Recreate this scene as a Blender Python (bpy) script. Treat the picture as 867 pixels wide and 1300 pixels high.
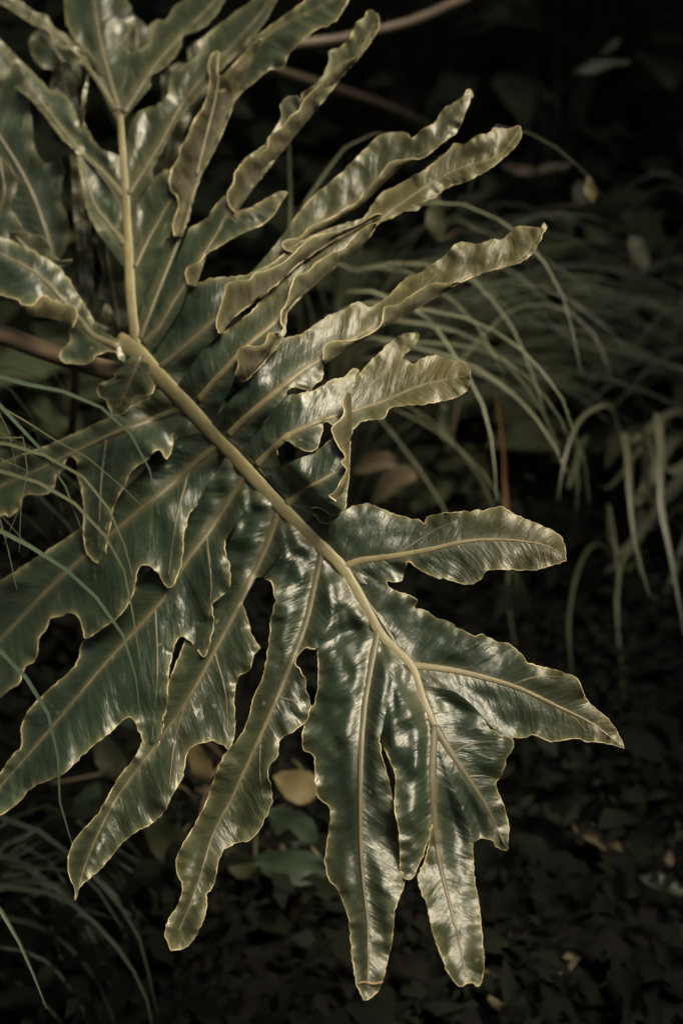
import bpy, bmesh, math, random
import numpy as np
from mathutils import Vector, noise
from mathutils.geometry import delaunay_2d_cdt

random.seed(7)
rng = np.random.default_rng(7)
for o in list(bpy.data.objects):
    bpy.data.objects.remove(o)
sc = bpy.context.scene
R = math.radians

# ------------------------------------------------------------------ camera, sky, sun, exposure
CAM_Z, PITCH = 1.6, R(35)
cd = bpy.data.cameras.new('camera')
cam = bpy.data.objects.new('camera', cd)
sc.collection.objects.link(cam)
cam.location = (0, 0, CAM_Z)
cam.rotation_euler = (R(90) - PITCH, 0, 0)
cd.sensor_fit = 'VERTICAL'
cd.sensor_height = 36
cd.lens = 50
cd.clip_start = 0.05
cd.clip_end = 300
cd.dof.use_dof = True
cd.dof.focus_distance = 1.355
cd.dof.aperture_fstop = 2.8
sc.camera = cam

SUN_EL, SUN_AZ = R(66), R(100)      # azimuth from +Y (away from the camera) towards +X
w = bpy.data.worlds.new('World')
sc.world = w
w.use_nodes = True
nt = w.node_tree
bg = nt.nodes['Background']
sky = nt.nodes.new('ShaderNodeTexSky')
sky.sky_type = 'NISHITA'
sky.sun_disc = False
sky.sun_elevation = SUN_EL
sky.sun_rotation = SUN_AZ
sky.air_density = 1.0
sky.dust_density = 6.0
sky.ozone_density = 0.0
nt.links.new(sky.outputs[0], bg.inputs[0])
bg.inputs[1].default_value = 0.08
sl = bpy.data.lights.new('sun', 'SUN')
sl.energy = 1.5
sl.angle = R(30)
sl.color = (1.0, 0.92, 0.74)
sun = bpy.data.objects.new('sun', sl)
sc.collection.objects.link(sun)
sd_ = Vector((math.sin(SUN_AZ) * math.cos(SUN_EL), math.cos(SUN_AZ) * math.cos(SUN_EL), math.sin(SUN_EL)))
sun.rotation_euler = sd_.to_track_quat('Z', 'Y').to_euler()
sun.location = sd_ * 10
vs = sc.view_settings
vs.view_transform = 'Standard'
vs.look = 'None'
vs.exposure = 2.2
vs.gamma = 1.0
vs.use_curve_mapping = False

# ------------------------------------------------------------------ pixel -> place
FPX = 50 / 36 * 1300
FWD = np.array([0, math.cos(PITCH), -math.sin(PITCH)])
UP = np.array([0, math.sin(PITCH), math.cos(PITCH)])
RIGHT = np.array([1.0, 0, 0])
CPOS = np.array([0, 0, CAM_Z])
S = 0.000775                     # metres per pixel at the leaf


def place(P, D):
    P = np.atleast_2d(np.asarray(P, float))
    D = np.broadcast_to(np.asarray(D, float), (len(P),))
    x = (P[:, 0] - 433.5) / FPX
    y = (650 - P[:, 1]) / FPX
    return CPOS + D[:, None] * (FWD + x[:, None] * RIGHT + y[:, None] * UP)


def ground_at(px, py, z=0.0):
    d = FWD + (px - 433.5) / FPX * RIGHT + (650 - py) / FPX * UP
    t = (z - CAM_Z) / d[2]
    return CPOS + t * d


# the big leaf is one gently arched sheet: depth of that sheet at a few traced points
CTRL = np.array([
    (165, 445, 1.56), (290, 560, 1.49), (410, 700, 1.42), (520, 850, 1.365), (550, 1000, 1.32), (590, 1245, 1.255), (620, 800, 1.37), (505, 760, 1.395), (540, 645, 1.40), (400, 950, 1.34),
    (465, 1270, 1.265), (460, 1000, 1.322), (218, 1207, 1.315), (290, 1020, 1.36), (97, 1140, 1.375), (200, 950, 1.41),
    (0, 1010, 1.465), (110, 880, 1.455), (0, 810, 1.61), (130, 700, 1.55), (0, 620, 1.67), (130, 560, 1.59), (300, 462, 1.46), (350, 500, 1.44), (405, 560, 1.42), (240, 365, 1.535), (400, 640, 1.42),
    (717, 690, 1.345), (560, 690, 1.38), (790, 948, 1.325), (650, 870, 1.345), (640, 1070, 1.345), (597, 470, 1.43),
    (440, 520, 1.46), (690, 288, 1.46), (480, 400, 1.49), (660, 165, 1.50), (470, 290, 1.53), (600, 118, 1.53),
    (440, 250, 1.55), (480, 15, 1.58), (300, 250, 1.58), (330, 40, 1.65), (222, 300, 1.60),
    (160, 300, 1.64), (155, 140, 1.71), (0, 0, 1.80), (300, 0, 1.74), (0, 350, 1.64), (0, 180, 1.72)], float)


def tps_fit(C):
    p = C[:, :2] / 500
    r = np.linalg.norm(p[:, None] - p[None], axis=2)
    K = np.where(r > 0, r * r * np.log(r + 1e-9), 0) + np.eye(len(p)) * 0.02
    Pm = np.hstack([np.ones((len(p), 1)), p])
    A = np.block([[K, Pm], [Pm.T, np.zeros((3, 3))]])
    return p, np.linalg.solve(A, np.concatenate([C[:, 2], np.zeros(3)]))


TP, TW = tps_fit(CTRL)


def sheet(P):
    p = np.asarray(P, float) / 500
    r = np.linalg.norm(p[:, None] - TP[None], axis=2)
    K = np.where(r > 0, r * r * np.log(r + 1e-9), 0)
    return K @ TW[:-3] + TW[-3] + p @ TW[-2:]


# ------------------------------------------------------------------ small 2-D helpers
def smooth(pts, step=3.0):
    """Catmull-Rom through pts, resampled."""
    p = np.asarray(pts, float)
    if len(p) < 3:
        n = max(2, int(np.linalg.norm(p[-1] - p[0]) / step) + 1)
        t = np.linspace(0, 1, n)[:, None]
        return p[0] * (1 - t) + p[-1] * t
    q = np.vstack([2 * p[0] - p[1], p, 2 * p[-1] - p[-2]])
    out = []
    for i in range(1, len(q) - 2):
        n = max(1, int(np.linalg.norm(q[i + 1] - q[i]) / step))
        for t in np.arange(n) / n:
            a, b, c, d = q[i - 1], q[i], q[i + 1], q[i + 2]
            out.append(0.5 * (2 * b + (c - a) * t + (2 * a - 5 * b + 4 * c - d) * t * t + (3 * b - a - 3 * c + d) * t ** 3))
    out.append(p[-1])
    return np.array(out)


def to_line(P, L, ext=False):
    """distance, signed side, arc position of each P to polyline L"""
    P = np.asarray(P, float)
    L = np.asarray(L, float)
    a, b = L[:-1], L[1:]
    ab = b - a
    ln = np.maximum(np.linalg.norm(ab, axis=1), 1e-6)
    cum = np.concatenate([[0], np.cumsum(ln)])
    best = np.full(len(P), 1e9)
    side = np.zeros(len(P))
    arc = np.zeros(len(P))
    for i in range(len(a)):
        ap = P - a[i]
        t = (ap @ ab[i]) / ln[i] ** 2
        if ext:
            lo = -99 if i == 0 else 0
            hi = 99 if i == len(a) - 1 else 1
        else:
            lo, hi = 0, 1
        t = np.clip(t, lo, hi)
        d = np.linalg.norm(ap - t[:, None] * ab[i], axis=1)
        m = d < best
        best[m] = d[m]
        side[m] = np.sign(ab[i, 0] * ap[m, 1] - ab[i, 1] * ap[m, 0])
        arc[m] = cum[i] + t[m] * ln[i]
    return best, side, arc


def inside(P, poly):
    x, y = P[:, 0], P[:, 1]
    c = np.zeros(len(P), bool)
    n = len(poly)
    for i in range(n):
        x1, y1 = poly[i]
        x2, y2 = poly[i - 1]
        if y1 == y2:
            continue
        m = ((y1 > y) != (y2 > y)) & (x < (x2 - x1) * (y - y1) / (y2 - y1) + x1)
        c ^= m
    return c


def sstep(a, b, x):
    t = np.clip((x - a) / (b - a), 0, 1)
    return t * t * (3 - 2 * t)


def nz(x, y, seed=0.0):
    return np.array([noise.noise((a, b, seed)) for a, b in zip(x, y)])


# ------------------------------------------------------------------ object helpers
def link(o, parent=None):
    sc.collection.objects.link(o)
    if parent is not None:
        o.parent = parent
    return o


def mesh_obj(name, verts, faces, mat, parent=None, smooth_=True, attrs=None):
    me = bpy.data.meshes.new(name)
    me.from_pydata([tuple(v) for v in verts], [], [tuple(f) for f in faces])
    if attrs:
        for k, a in attrs.items():
            at = me.attributes.new(k, 'FLOAT', 'POINT')
            at.data.foreach_set('value', np.asarray(a, np.float32))
    if smooth_:
        me.polygons.foreach_set('use_smooth', np.ones(len(me.polygons), bool))
    me.materials.append(mat)
    me.update()
    return link(bpy.data.objects.new(name, me), parent)


def empty(name, label, cat, group=None, loc=(0, 0, 0)):
    o = bpy.data.objects.new(name, None)
    o.empty_display_size = 0.05
    o.location = loc
    o['label'] = label
    o['category'] = cat
    if group:
        o['group'] = group
    return link(o)


def tube(path, rad, nrm=None, flat=1.0, seg=8):
    """verts, faces of a tapered tube along 3-D path; nrm = per-point normals to flatten against"""
    path = np.asarray(path, float)
    rad = np.broadcast_to(np.asarray(rad, float), (len(path),))
    t = np.gradient(path, axis=0)
    t /= np.maximum(np.linalg.norm(t, axis=1), 1e-9)[:, None]
    if nrm is None:
        nrm = np.broadcast_to(np.array([0.13, -0.6, 0.79]), path.shape)
    s_ = np.cross(t, nrm)
    s_ /= np.maximum(np.linalg.norm(s_, axis=1), 1e-9)[:, None]
    n_ = np.cross(s_, t)
    V, F = [], []
    for i in range(len(path)):
        for k in range(seg):
            a = 2 * math.pi * k / seg
            V.append(path[i] + s_[i] * math.cos(a) * rad[i] + n_[i] * math.sin(a) * rad[i] * flat)
    for i in range(len(path) - 1):
        for k in range(seg):
            k2 = (k + 1) % seg
            F.append((i * seg + k, i * seg + k2, (i + 1) * seg + k2, (i + 1) * seg + k))
    F.append(tuple(range(seg))[::-1])
    F.append(tuple((len(path) - 1) * seg + k for k in range(seg)))
    return V, F


# ------------------------------------------------------------------ materials
class NT:
    def __init__(self, name):
        self.m = bpy.data.materials.new(name)
        self.m.use_nodes = True
        self.t = self.m.node_tree
        self.b = self.t.nodes['Principled BSDF']
        self.out = self.t.nodes['Material Output']

    def n(self, typ, **kw):
        x = self.t.nodes.new(typ)
        for k, v in kw.items():
            setattr(x, k, v)
        return x

    def l(self, a, b):
        self.t.links.new(a, b)

    def math(self, op, a, b=None, c=None):
        x = self.n('ShaderNodeMath', operation=op)
        for i, v in enumerate((a, b, c)):
            if v is None:
                continue
            if isinstance(v, (int, float)):
                x.inputs[i].default_value = v
            else:
                self.l(v, x.inputs[i])
        return x.outputs[0]

    def attr(self, name):
        x = self.n('ShaderNodeAttribute', attribute_name=name)
        return x.outputs['Fac']

    def noise(self, scale, detail=3, rough=0.55, vec=None):
        x = self.n('ShaderNodeTexNoise')
        x.inputs['Scale'].default_value = scale
        x.inputs['Detail'].default_value = detail
        x.inputs['Roughness'].default_value = rough
        if vec is None:
            tc = self.n('ShaderNodeTexCoord')
            vec = tc.outputs['Object']
        self.l(vec, x.inputs['Vector'])
        return x.outputs['Fac']

    def ramp(self, fac, stops):
        x = self.n('ShaderNodeValToRGB')
        el = x.color_ramp.elements
        while len(el) < len(stops):
            el.new(0.5)
        for e, (p, c) in zip(el, stops):
            e.position = p
            e.color = (*c, 1) if len(c) == 3 else c
        self.l(fac, x.inputs[0])
        return x.outputs[0]

    def mix(self, fac, a, b):
        x = self.n('ShaderNodeMix', data_type='RGBA')
        for v, i in ((fac, 0), (a, 6), (b, 7)):
            if isinstance(v, (int, float)):
                x.inputs[i].default_value = v
            elif isinstance(v, tuple):
                x.inputs[i].default_value = (*v, 1)
            else:
                self.l(v, x.inputs[i])
        return x.outputs[2]

    def bump(self, h, dist, strength=1.0, prev=None):
        x = self.n('ShaderNodeBump')
        x.inputs['Strength'].default_value = strength
        x.inputs['Distance'].default_value = dist
        self.l(h, x.inputs['Height'])
        if prev is not None:
            self.l(prev, x.inputs['Normal'])
        return x.outputs[0]

    def translucent(self, col, fac, nrm=None):
        tr = self.n('ShaderNodeBsdfTranslucent')
        if isinstance(col, tuple):
            tr.inputs[0].default_value = (*col, 1)
        else:
            self.l(col, tr.inputs[0])
        mx = self.n('ShaderNodeMixShader')
        mx.inputs[0].default_value = fac
        self.l(self.b.outputs[0], mx.inputs[1])
        self.l(tr.outputs[0], mx.inputs[2])
        self.l(mx.outputs[0], self.out.inputs[0])


def leaf_material(name, dark, light, olive, rough, trans, spec=0.5):
    k = NT(name)
    lu, lv = k.attr('lu'), k.attr('lv')
    ph = k.math('SUBTRACT', lu, k.math('MULTIPLY', k.math('ABSOLUTE', lv), 0.75))
    wob = k.noise(60, 2)
    ph = k.math('ADD', ph, k.math('MULTIPLY', wob, 0.006))
    st = k.math('SINE', k.math('MULTIPLY', ph, 2 * math.pi / 0.0034))
    st = k.math('POWER', k.math('MULTIPLY_ADD', st, 0.5, 0.5), 5.0)
    st2 = k.math('SINE', k.math('MULTIPLY', ph, 2 * math.pi / 0.021))
    st2 = k.math('POWER', k.math('MULTIPLY_ADD', st2, 0.5, 0.5), 14.0)
    blot = k.noise(14, 5, 0.6)
    col = k.ramp(blot, [(0.3, dark), (0.7, light)])
    col = k.mix(k.attr('warm'), col, olive)  # olive stands in for light shining through the lobes
    fine = k.noise(160, 4, 0.7)
    wm = k.math('MULTIPLY_ADD', k.attr('warm'), 0.9, 0.1)
    st = k.math('MULTIPLY', st, wm)
    st2 = k.math('MULTIPLY', st2, k.math('MULTIPLY', k.math('MULTIPLY_ADD', k.attr('warm'), 0.6, 0.4), blot))
    col = k.mix(k.math('MULTIPLY', st, 0.16), col, (0.22, 0.22, 0.11))
    col = k.mix(k.math('MULTIPLY', st2, 0.3), col, (0.14, 0.13, 0.06))
    col = k.mix(k.math('MULTIPLY', k.attr('edge'), 0.35), col, (0.22, 0.2, 0.09))
    col = k.mix(k.math('MULTIPLY', k.attr('vein'), 0.65), col, (0.085, 0.076, 0.036))
    speck = k.ramp(k.noise(95, 1, 0.3), [(0.76, (0, 0, 0)), (0.79, (1, 1, 1))])
    col = k.mix(k.math('MULTIPLY', speck, 0.30), col, (0.26, 0.22, 0.12))
    stain = k.ramp(k.noise(33, 5, 0.7), [(0.60, (0, 0, 0)), (0.74, (1, 1, 1))])
    col = k.mix(k.math('MULTIPLY', stain, 0.28), col, (0.035, 0.038, 0.02))
    k.l(col, k.b.inputs['Base Color'])
    rg = k.math('MULTIPLY_ADD', k.noise(45, 4, 0.65), 0.3, rough - 0.15)
    rg = k.math('ADD', rg, k.math('MULTIPLY', k.attr('warm'), 0.07))
    k.l(rg, k.b.inputs['Roughness'])
    k.b.inputs['Specular IOR Level'].default_value = spec
    k.b.inputs['Specular Tint'].default_value = (1.0, 0.97, 0.86, 1)
    b1 = k.bump(k.math('ADD', k.math('MULTIPLY', st, -0.5), st2), 0.0005, 0.3)
    b2 = k.bump(fine, 0.0009, 0.30, b1)
    b3 = k.bump(k.noise(65, 4, 0.6), 0.002, 0.5, b2)
    cv = k.n('ShaderNodeCombineXYZ')
    k.l(k.math('MULTIPLY', ph, 75.0), cv.inputs[0])
    k.l(k.math('MULTIPLY', lv, 24.0), cv.inputs[1])
    cr = k.noise(1.0, 5, 0.6, cv.outputs[0])
    b4 = k.bump(cr, 0.0055, 0.55, b3)
    k.l(b4, k.b.inputs['Normal'])
    k.translucent(k.mix(0.5, col, (0.16, 0.15, 0.035)), trans)
    return k.m


def plain(name, c1, c2, rough=0.6, scale=20, trans=0.0, bump=0.0, spec=0.4):
    k = NT(name)
    col = k.ramp(k.noise(scale, 4, 0.6), [(0.3, c1), (0.7, c2)])
    k.l(col, k.b.inputs['Base Color'])
    k.b.inputs['Roughness'].default_value = rough
    k.b.inputs['Specular IOR Level'].default_value = spec
    if bump:
        k.l(k.bump(k.noise(scale * 3, 5, 0.65), bump, 0.7), k.b.inputs['Normal'])
    if trans:
        k.translucent(col, trans)
    return k.m


M_TOP = leaf_material('leaf_upper_face', (0.006, 0.013, 0.0075), (0.017, 0.029, 0.0145), (0.050, 0.043, 0.010), 0.40, 0.15, 0.72)
M_UNDER = leaf_material('leaf_lower_face', (0.011, 0.010, 0.0035), (0.019, 0.016, 0.0055), (0.020, 0.017, 0.006), 0.65, 0.06, 0.2)
M_MARGIN = plain('leaf_margin', (0.13, 0.11, 0.052), (0.62, 0.52, 0.30), 0.45, 26, 0.3)
M_VEIN = plain('leaf_vein', (0.10, 0.083, 0.038), (0.16, 0.135, 0.068), 0.55, 40, 0.1, 0.0006)
M_MIDRIB = plain('leaf_midrib', (0.10, 0.086, 0.036), (0.175, 0.15, 0.074), 0.5, 22, 0.1, 0.0014)
M_VEIN_DIM = plain('leaf_side_vein', (0.055, 0.050, 0.025), (0.095, 0.084, 0.044), 0.5, 40, 0.1, 0.0006)
M_MARGIN_DIM = plain('leaf_margin_green', (0.06, 0.06, 0.035), (0.14, 0.125, 0.075), 0.5, 50, 0.2)
M_PET = plain('petiole_skin', (0.075, 0.052, 0.03), (0.13, 0.095, 0.055), 0.55, 18, 0.0, 0.001)
M_BROWN = plain('dry_leaf_tip', (0.16, 0.09, 0.04), (0.28, 0.20, 0.10), 0.6, 40, 0.15)
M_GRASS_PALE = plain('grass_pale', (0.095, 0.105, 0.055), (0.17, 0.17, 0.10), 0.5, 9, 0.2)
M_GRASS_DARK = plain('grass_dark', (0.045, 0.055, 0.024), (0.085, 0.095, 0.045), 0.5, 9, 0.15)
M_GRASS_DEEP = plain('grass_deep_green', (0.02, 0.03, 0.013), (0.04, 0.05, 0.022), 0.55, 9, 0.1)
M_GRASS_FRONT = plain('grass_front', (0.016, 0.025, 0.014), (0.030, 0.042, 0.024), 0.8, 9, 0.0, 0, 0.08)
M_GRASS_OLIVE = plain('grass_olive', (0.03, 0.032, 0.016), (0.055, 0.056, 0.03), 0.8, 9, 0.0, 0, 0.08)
M_GRASS_DIM = plain('grass_dim', (0.05, 0.052, 0.026), (0.09, 0.088, 0.047), 0.5, 9, 0.15)
M_GRASS_RUST = plain('grass_rust', (0.16, 0.06, 0.025), (0.24, 0.11, 0.045), 0.6, 15, 0.1)
M_SHRUB = plain('shrub_leaf_green', (0.016, 0.028, 0.014), (0.032, 0.046, 0.022), 0.5, 15, 0.1, 0.001)
M_SHRUB_Y = plain('shrub_leaf_yellow', (0.09, 0.066, 0.025), (0.16, 0.125, 0.052), 0.6, 22, 0.2, 0.001)
M_SHRUB_O = plain('shrub_leaf_olive', (0.03, 0.033, 0.013), (0.055, 0.055, 0.022), 0.55, 22, 0.15, 0.001)
M_DRY = plain('dry_leaf', (0.045, 0.033, 0.015), (0.10, 0.078, 0.038), 0.7, 25, 0.1, 0.001)
M_STEM = plain('brown_stem', (0.09, 0.065, 0.035), (0.17, 0.125, 0.07), 0.7, 30)
M_BACK = plain('undergrowth_leaf', (0.012, 0.018, 0.010), (0.075, 0.082, 0.040), 0.8, 3, 0, 0, 0.06)
M_FERN = plain('fern_leaf', (0.05, 0.06, 0.03), (0.12, 0.13, 0.06), 0.7, 3, 0.1, 0, 0.1)
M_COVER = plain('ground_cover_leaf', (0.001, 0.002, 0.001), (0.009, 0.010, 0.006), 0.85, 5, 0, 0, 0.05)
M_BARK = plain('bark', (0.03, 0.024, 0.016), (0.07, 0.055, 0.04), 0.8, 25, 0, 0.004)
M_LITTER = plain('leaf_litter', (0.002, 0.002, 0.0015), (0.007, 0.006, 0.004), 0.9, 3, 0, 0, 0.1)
M_BLOCKER = plain('blocker_leaf', (0.02, 0.035, 0.02), (0.04, 0.06, 0.03), 0.5, 3, 0.1)  # leaves of the added canopy and leaf wall that block light
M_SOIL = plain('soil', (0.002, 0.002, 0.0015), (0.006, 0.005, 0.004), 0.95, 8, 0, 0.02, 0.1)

# ------------------------------------------------------------------ the big leaf: traced midrib, veins and outlines
MID = smooth([(150, 434), (173, 447), (203, 480), (233, 510), (267, 547), (283, 563), (313, 597), (353, 640), (403, 690),
              (437, 725), (480, 800), (500, 823), (523, 848), (537, 887), (552, 923)], 4)
MIDB = smooth([(173, 440), (167, 383), (163, 307), (160, 250), (153, 147)], 4)

L = []


def lobe(**k):
    L.append(k)


# left side, base to tip
lobe(id='L1', vein=[(231, 519), (143, 552), (50, 597), (-30, 630)], r0=45, k=0.3, kv=-0.12, lift=0.034, warm=0.1,
     ups=[(205, 492)], up=[(190, 505), (150, 525), (90, 553), (40, 574), (-40, 600)],
     los=[(258, 548), (226, 556)],
     lo=[(220, 550), (218, 570), (212, 583), (205, 573), (200, 571), (192, 577), (187, 584), (168, 597), (160, 613), (147, 637), (143, 649),
         (141, 665), (137, 682), (135, 699), (138, 717), (128, 719), (113, 704), (107, 687), (107, 667), (107, 640), (102, 613),
         (98, 600), (98, 585), (90, 579), (83, 585), (80, 597), (72, 605), (68, 620), (57, 628), (40, 627), (30, 631), (25, 643),
         (13, 655), (0, 654), (-40, 668)])
lobe(id='L2', vein=[(276, 565), (203, 627), (140, 680), (90, 722), (57, 753), (0, 813), (-40, 850)], r0=72, k=0.3, kv=-0.12, lift=0.026, warm=0.05,
     ups=[(250, 538), (222, 560)], up=[(170, 610), (110, 665), (60, 700), (-40, 765)],
     los=[(296, 585), (262, 630)],
     lo=[(245, 647), (240, 652), (238, 662), (233, 681), (232, 707), (227, 727), (220, 743), (213, 746), (207, 738), (200, 726), (190, 718),
         (180, 718), (174, 727), (172, 742), (168, 757), (160, 772), (147, 786), (127, 800), (110, 811), (107, 805), (105, 796), (100, 783), (88, 777), (80, 782), (65, 785),
         (58, 800), (50, 810), (48, 828), (43, 840), (32, 847), (25, 867), (13, 875), (0, 885), (-40, 905)])
lobe(id='L3', vein=[(313, 600), (270, 667), (237, 712), (213, 750), (197, 773), (133, 843), (83, 903), (33, 962), (-10, 1010), (-40, 1040)], r0=75, k=0.25, kv=-0.2, lift=0.016, warm=0.0,
     ups=[(290, 575), (255, 630), (225, 680)], up=[(170, 748), (130, 795), (107, 814), (102, 827), (100, 838), (90, 852), (73, 867), (55, 883), (37, 903), (28, 923),
                                        (28, 947), (13, 963), (0, 983), (-40, 1020)],
     los=[(333, 620), (310, 650), (292, 678)],
     lo=[(286, 686), (285, 695), (287, 705), (292, 720), (292, 740), (287, 752), (273, 763), (269, 773), (272, 790), (268, 810), (263, 828), (258, 834), (250, 823),
         (240, 812), (232, 808), (224, 813), (220, 827), (215, 850), (213, 873), (213, 889), (208, 913), (205, 933), (200, 948), (192, 955),
         (185, 947), (178, 930), (172, 917), (165, 910), (155, 915), (140, 930), (123, 943), (107, 957), (97, 967), (80, 983), (55, 993),
         (37, 1003), (25, 1018), (7, 1031), (-40, 1060)])
lobe(id='L4', vein=[(354, 644), (343, 680), (317, 740), (293, 787), (270, 830), (237, 890), (193, 953), (147, 1015), (113, 1085), (98, 1135)], r0=82, k=0.15, kv=-0.25, lift=0.008, warm=0.15,
     ups=[(330, 617), (308, 650), (290, 690)], up=[(262, 750), (235, 815), (205, 890), (180, 945), (168, 967), (150, 989), (127, 1030), (103, 1057), (92, 1073), (87, 1093), (88, 1110), (95, 1127), (96, 1143)],
     los=[(378, 665), (350, 710), (332, 733)],
     lo=[(325, 733), (317, 738), (315, 750), (308, 763), (312, 780), (318, 797), (322, 812), (330, 821), (322, 833), (317, 850), (304, 858), (298, 877),
         (298, 913), (297, 937), (290, 951), (282, 945), (270, 941), (250, 945), (240, 952), (235, 967), (232, 987), (220, 1007), (210, 1027),
         (203, 1037), (190, 1047), (170, 1058), (153, 1073), (137, 1093), (120, 1110), (103, 1125), (96, 1143)])
lobe(id='L5', vein=[(407, 700), (400, 737), (387, 793), (367, 847), (340, 912), (297, 1007), (270, 1060), (250, 1126), (226, 1185)], r0=80, k=0.12, kv=-0.28, warm=0.3,
     ups=[(376, 662), (350, 708), (330, 731)], up=[(337, 735), (347, 742), (347, 753), (351, 762), (347, 773), (344, 787), (343, 805), (338, 840), (333, 863), (323, 883), (310, 927), (284, 961), (272, 990),
                                        (260, 1023), (242, 1057), (226, 1085), (225, 1108), (232, 1123), (228, 1146), (215, 1166), (210, 1186), (218, 1207)],
     los=[(440, 735), (425, 775), (404, 822)],
     lo=[(400, 824), (387, 823), (378, 833), (375, 843), (382, 852), (388, 863), (388, 877), (393, 887), (393, 903), (387, 917), (370, 930), (355, 940), (352, 960),
         (342, 973), (340, 987), (345, 1000), (345, 1017), (338, 1037), (328, 1055), (315, 1068), (300, 1070), (282, 1082), (275, 1106), (270, 1126), (262, 1137),
         (262, 1156), (250, 1186), (235, 1203), (218, 1207)])
lobe(id='L6', vein=[(479, 800), (468, 860), (462, 900), (458, 967), (458, 1067), (462, 1127), (467, 1177), (467, 1262)], r0=80, k=0.12, kv=-0.28, warm=0.2,
     ups=[(438, 727), (424, 772), (400, 822)], up=[(403, 828), (404, 843), (404, 867), (400, 890), (393, 903), (386, 922), (384, 947), (388, 954), (398, 958), (400, 980), (403, 1010), (417, 1023), (420, 1035),
                                        (417, 1057), (413, 1093), (418, 1117), (427, 1127), (435, 1143), (443, 1170), (447, 1213), (453, 1250), (462, 1270)],
     los=[(507, 832), (495, 880), (484, 930)],
     lo=[(482, 937), (483, 953), (490, 980), (497, 1007), (501, 1027), (506, 1053), (508, 1090), (513, 1122), (505, 1142), (500, 1163), (498, 1190), (493, 1213), (485, 1247), (480, 1257),
         (470, 1267), (462, 1270)])
# terminal lobe: left flap, right blade
lobe(id='T1', novein=True, vein=[(552, 923), (548, 950), (549, 1000), (549, 1045)], r0=300, k=0.0, warm=0.25,
     ups=[(505, 830), (494, 880), (484, 932)], up=[(487, 950), (497, 970), (502, 990), (501, 1027), (506, 1053), (508, 1085), (508, 1103), (513, 1115), (523, 1115), (530, 1100), (535, 1090), (543, 1067), (549, 1045)],
     los=[(526, 850), (540, 890), (552, 925), (549, 970)], lo=[(549, 1045)], shared_lo=True)
lobe(id='T2', vein=[(552, 921), (548, 950), (549, 1000), (551, 1040), (557, 1090), (567, 1133), (577, 1173), (586, 1212), (591, 1240)], r0=300, k=0.0, warm=0.3,
     ups=[(552, 923), (548, 980), (547, 1040)], up=[(548, 1052), (543, 1077), (540, 1090), (533, 1107), (530, 1118), (537, 1137), (543, 1153), (548, 1180), (560, 1213), (570, 1237), (583, 1252), (592, 1248)],
     los=[(552, 925), (560, 960), (575, 1000), (592, 1040), (601, 1070)],
     lo=[(600, 1080), (602, 1117), (607, 1143), (610, 1173), (614, 1217), (612, 1240), (607, 1252), (600, 1248), (592, 1248)])
lobe(id='K', vein=[(552, 923), (573, 957), (593, 987), (613, 1017), (633, 1057), (642, 1076)], r0=300, k=0.0, warm=0.35,
     ups=[(523, 850), (549, 870), (580, 880), (607, 903)], up=[(622, 926), (634, 932), (647, 937), (652, 945), (648, 955), (642, 963), (638, 980), (629, 997), (637, 1017), (645, 1047), (645, 1062), (643, 1080)],
     los=[(552, 925), (560, 960), (575, 1000), (592, 1040), (601, 1070)], lo=[(610, 1064), (625, 1067), (630, 1075), (643, 1080)])
lobe(id='J', vein=[(523, 845), (553, 848), (593, 855), (653, 872), (707, 897), (753, 920), (789, 948)], r0=300, k=0.0, wr=0.45, warm=0.75, dz=0.002,
     ups=[(440, 725), (470, 735)], up=[(490, 738), (497, 748), (515, 755), (520, 756), (529, 762), (526, 772), (540, 775), (550, 783), (567, 789), (583, 798), (600, 807), (610, 806), (620, 809), (630, 815), (640, 816),
                                    (653, 823), (664, 833), (670, 842), (693, 848), (713, 853), (732, 862), (740, 880), (747, 892), (760, 903), (777, 920), (787, 937), (792, 950)],
     los=[(523, 850), (549, 870), (580, 880), (607, 903), (630, 930)], lo=[(648, 937), (667, 936), (677, 933), (700, 941), (733, 937), (740, 941), (767, 943), (792, 950)])
lobe(id='I', vein=[(436, 720), (457, 712), (500, 706), (543, 698), (587, 688), (627, 685), (660, 687), (689, 692), (714, 704)], r0=60, k=0.25, wr=0.5, warm=0.85, kv=0.0,
     ups=[(385, 662), (410, 655)], up=[(437, 648), (447, 643), (467, 640), (481, 645), (504, 654), (533, 661), (538, 666), (543, 656), (560, 652), (584, 650), (619, 647), (632, 643), (641, 646), (654, 654), (677, 663), (706, 677), (716, 691), (718, 712)],
     los=[(447, 738), (470, 742)], lo=[(490, 738), (508, 738), (513, 723), (518, 713), (533, 723), (550, 732), (573, 737), (593, 742), (607, 738), (617, 725), (627, 723), (647, 723), (677, 724), (689, 721), (718, 712)])
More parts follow.
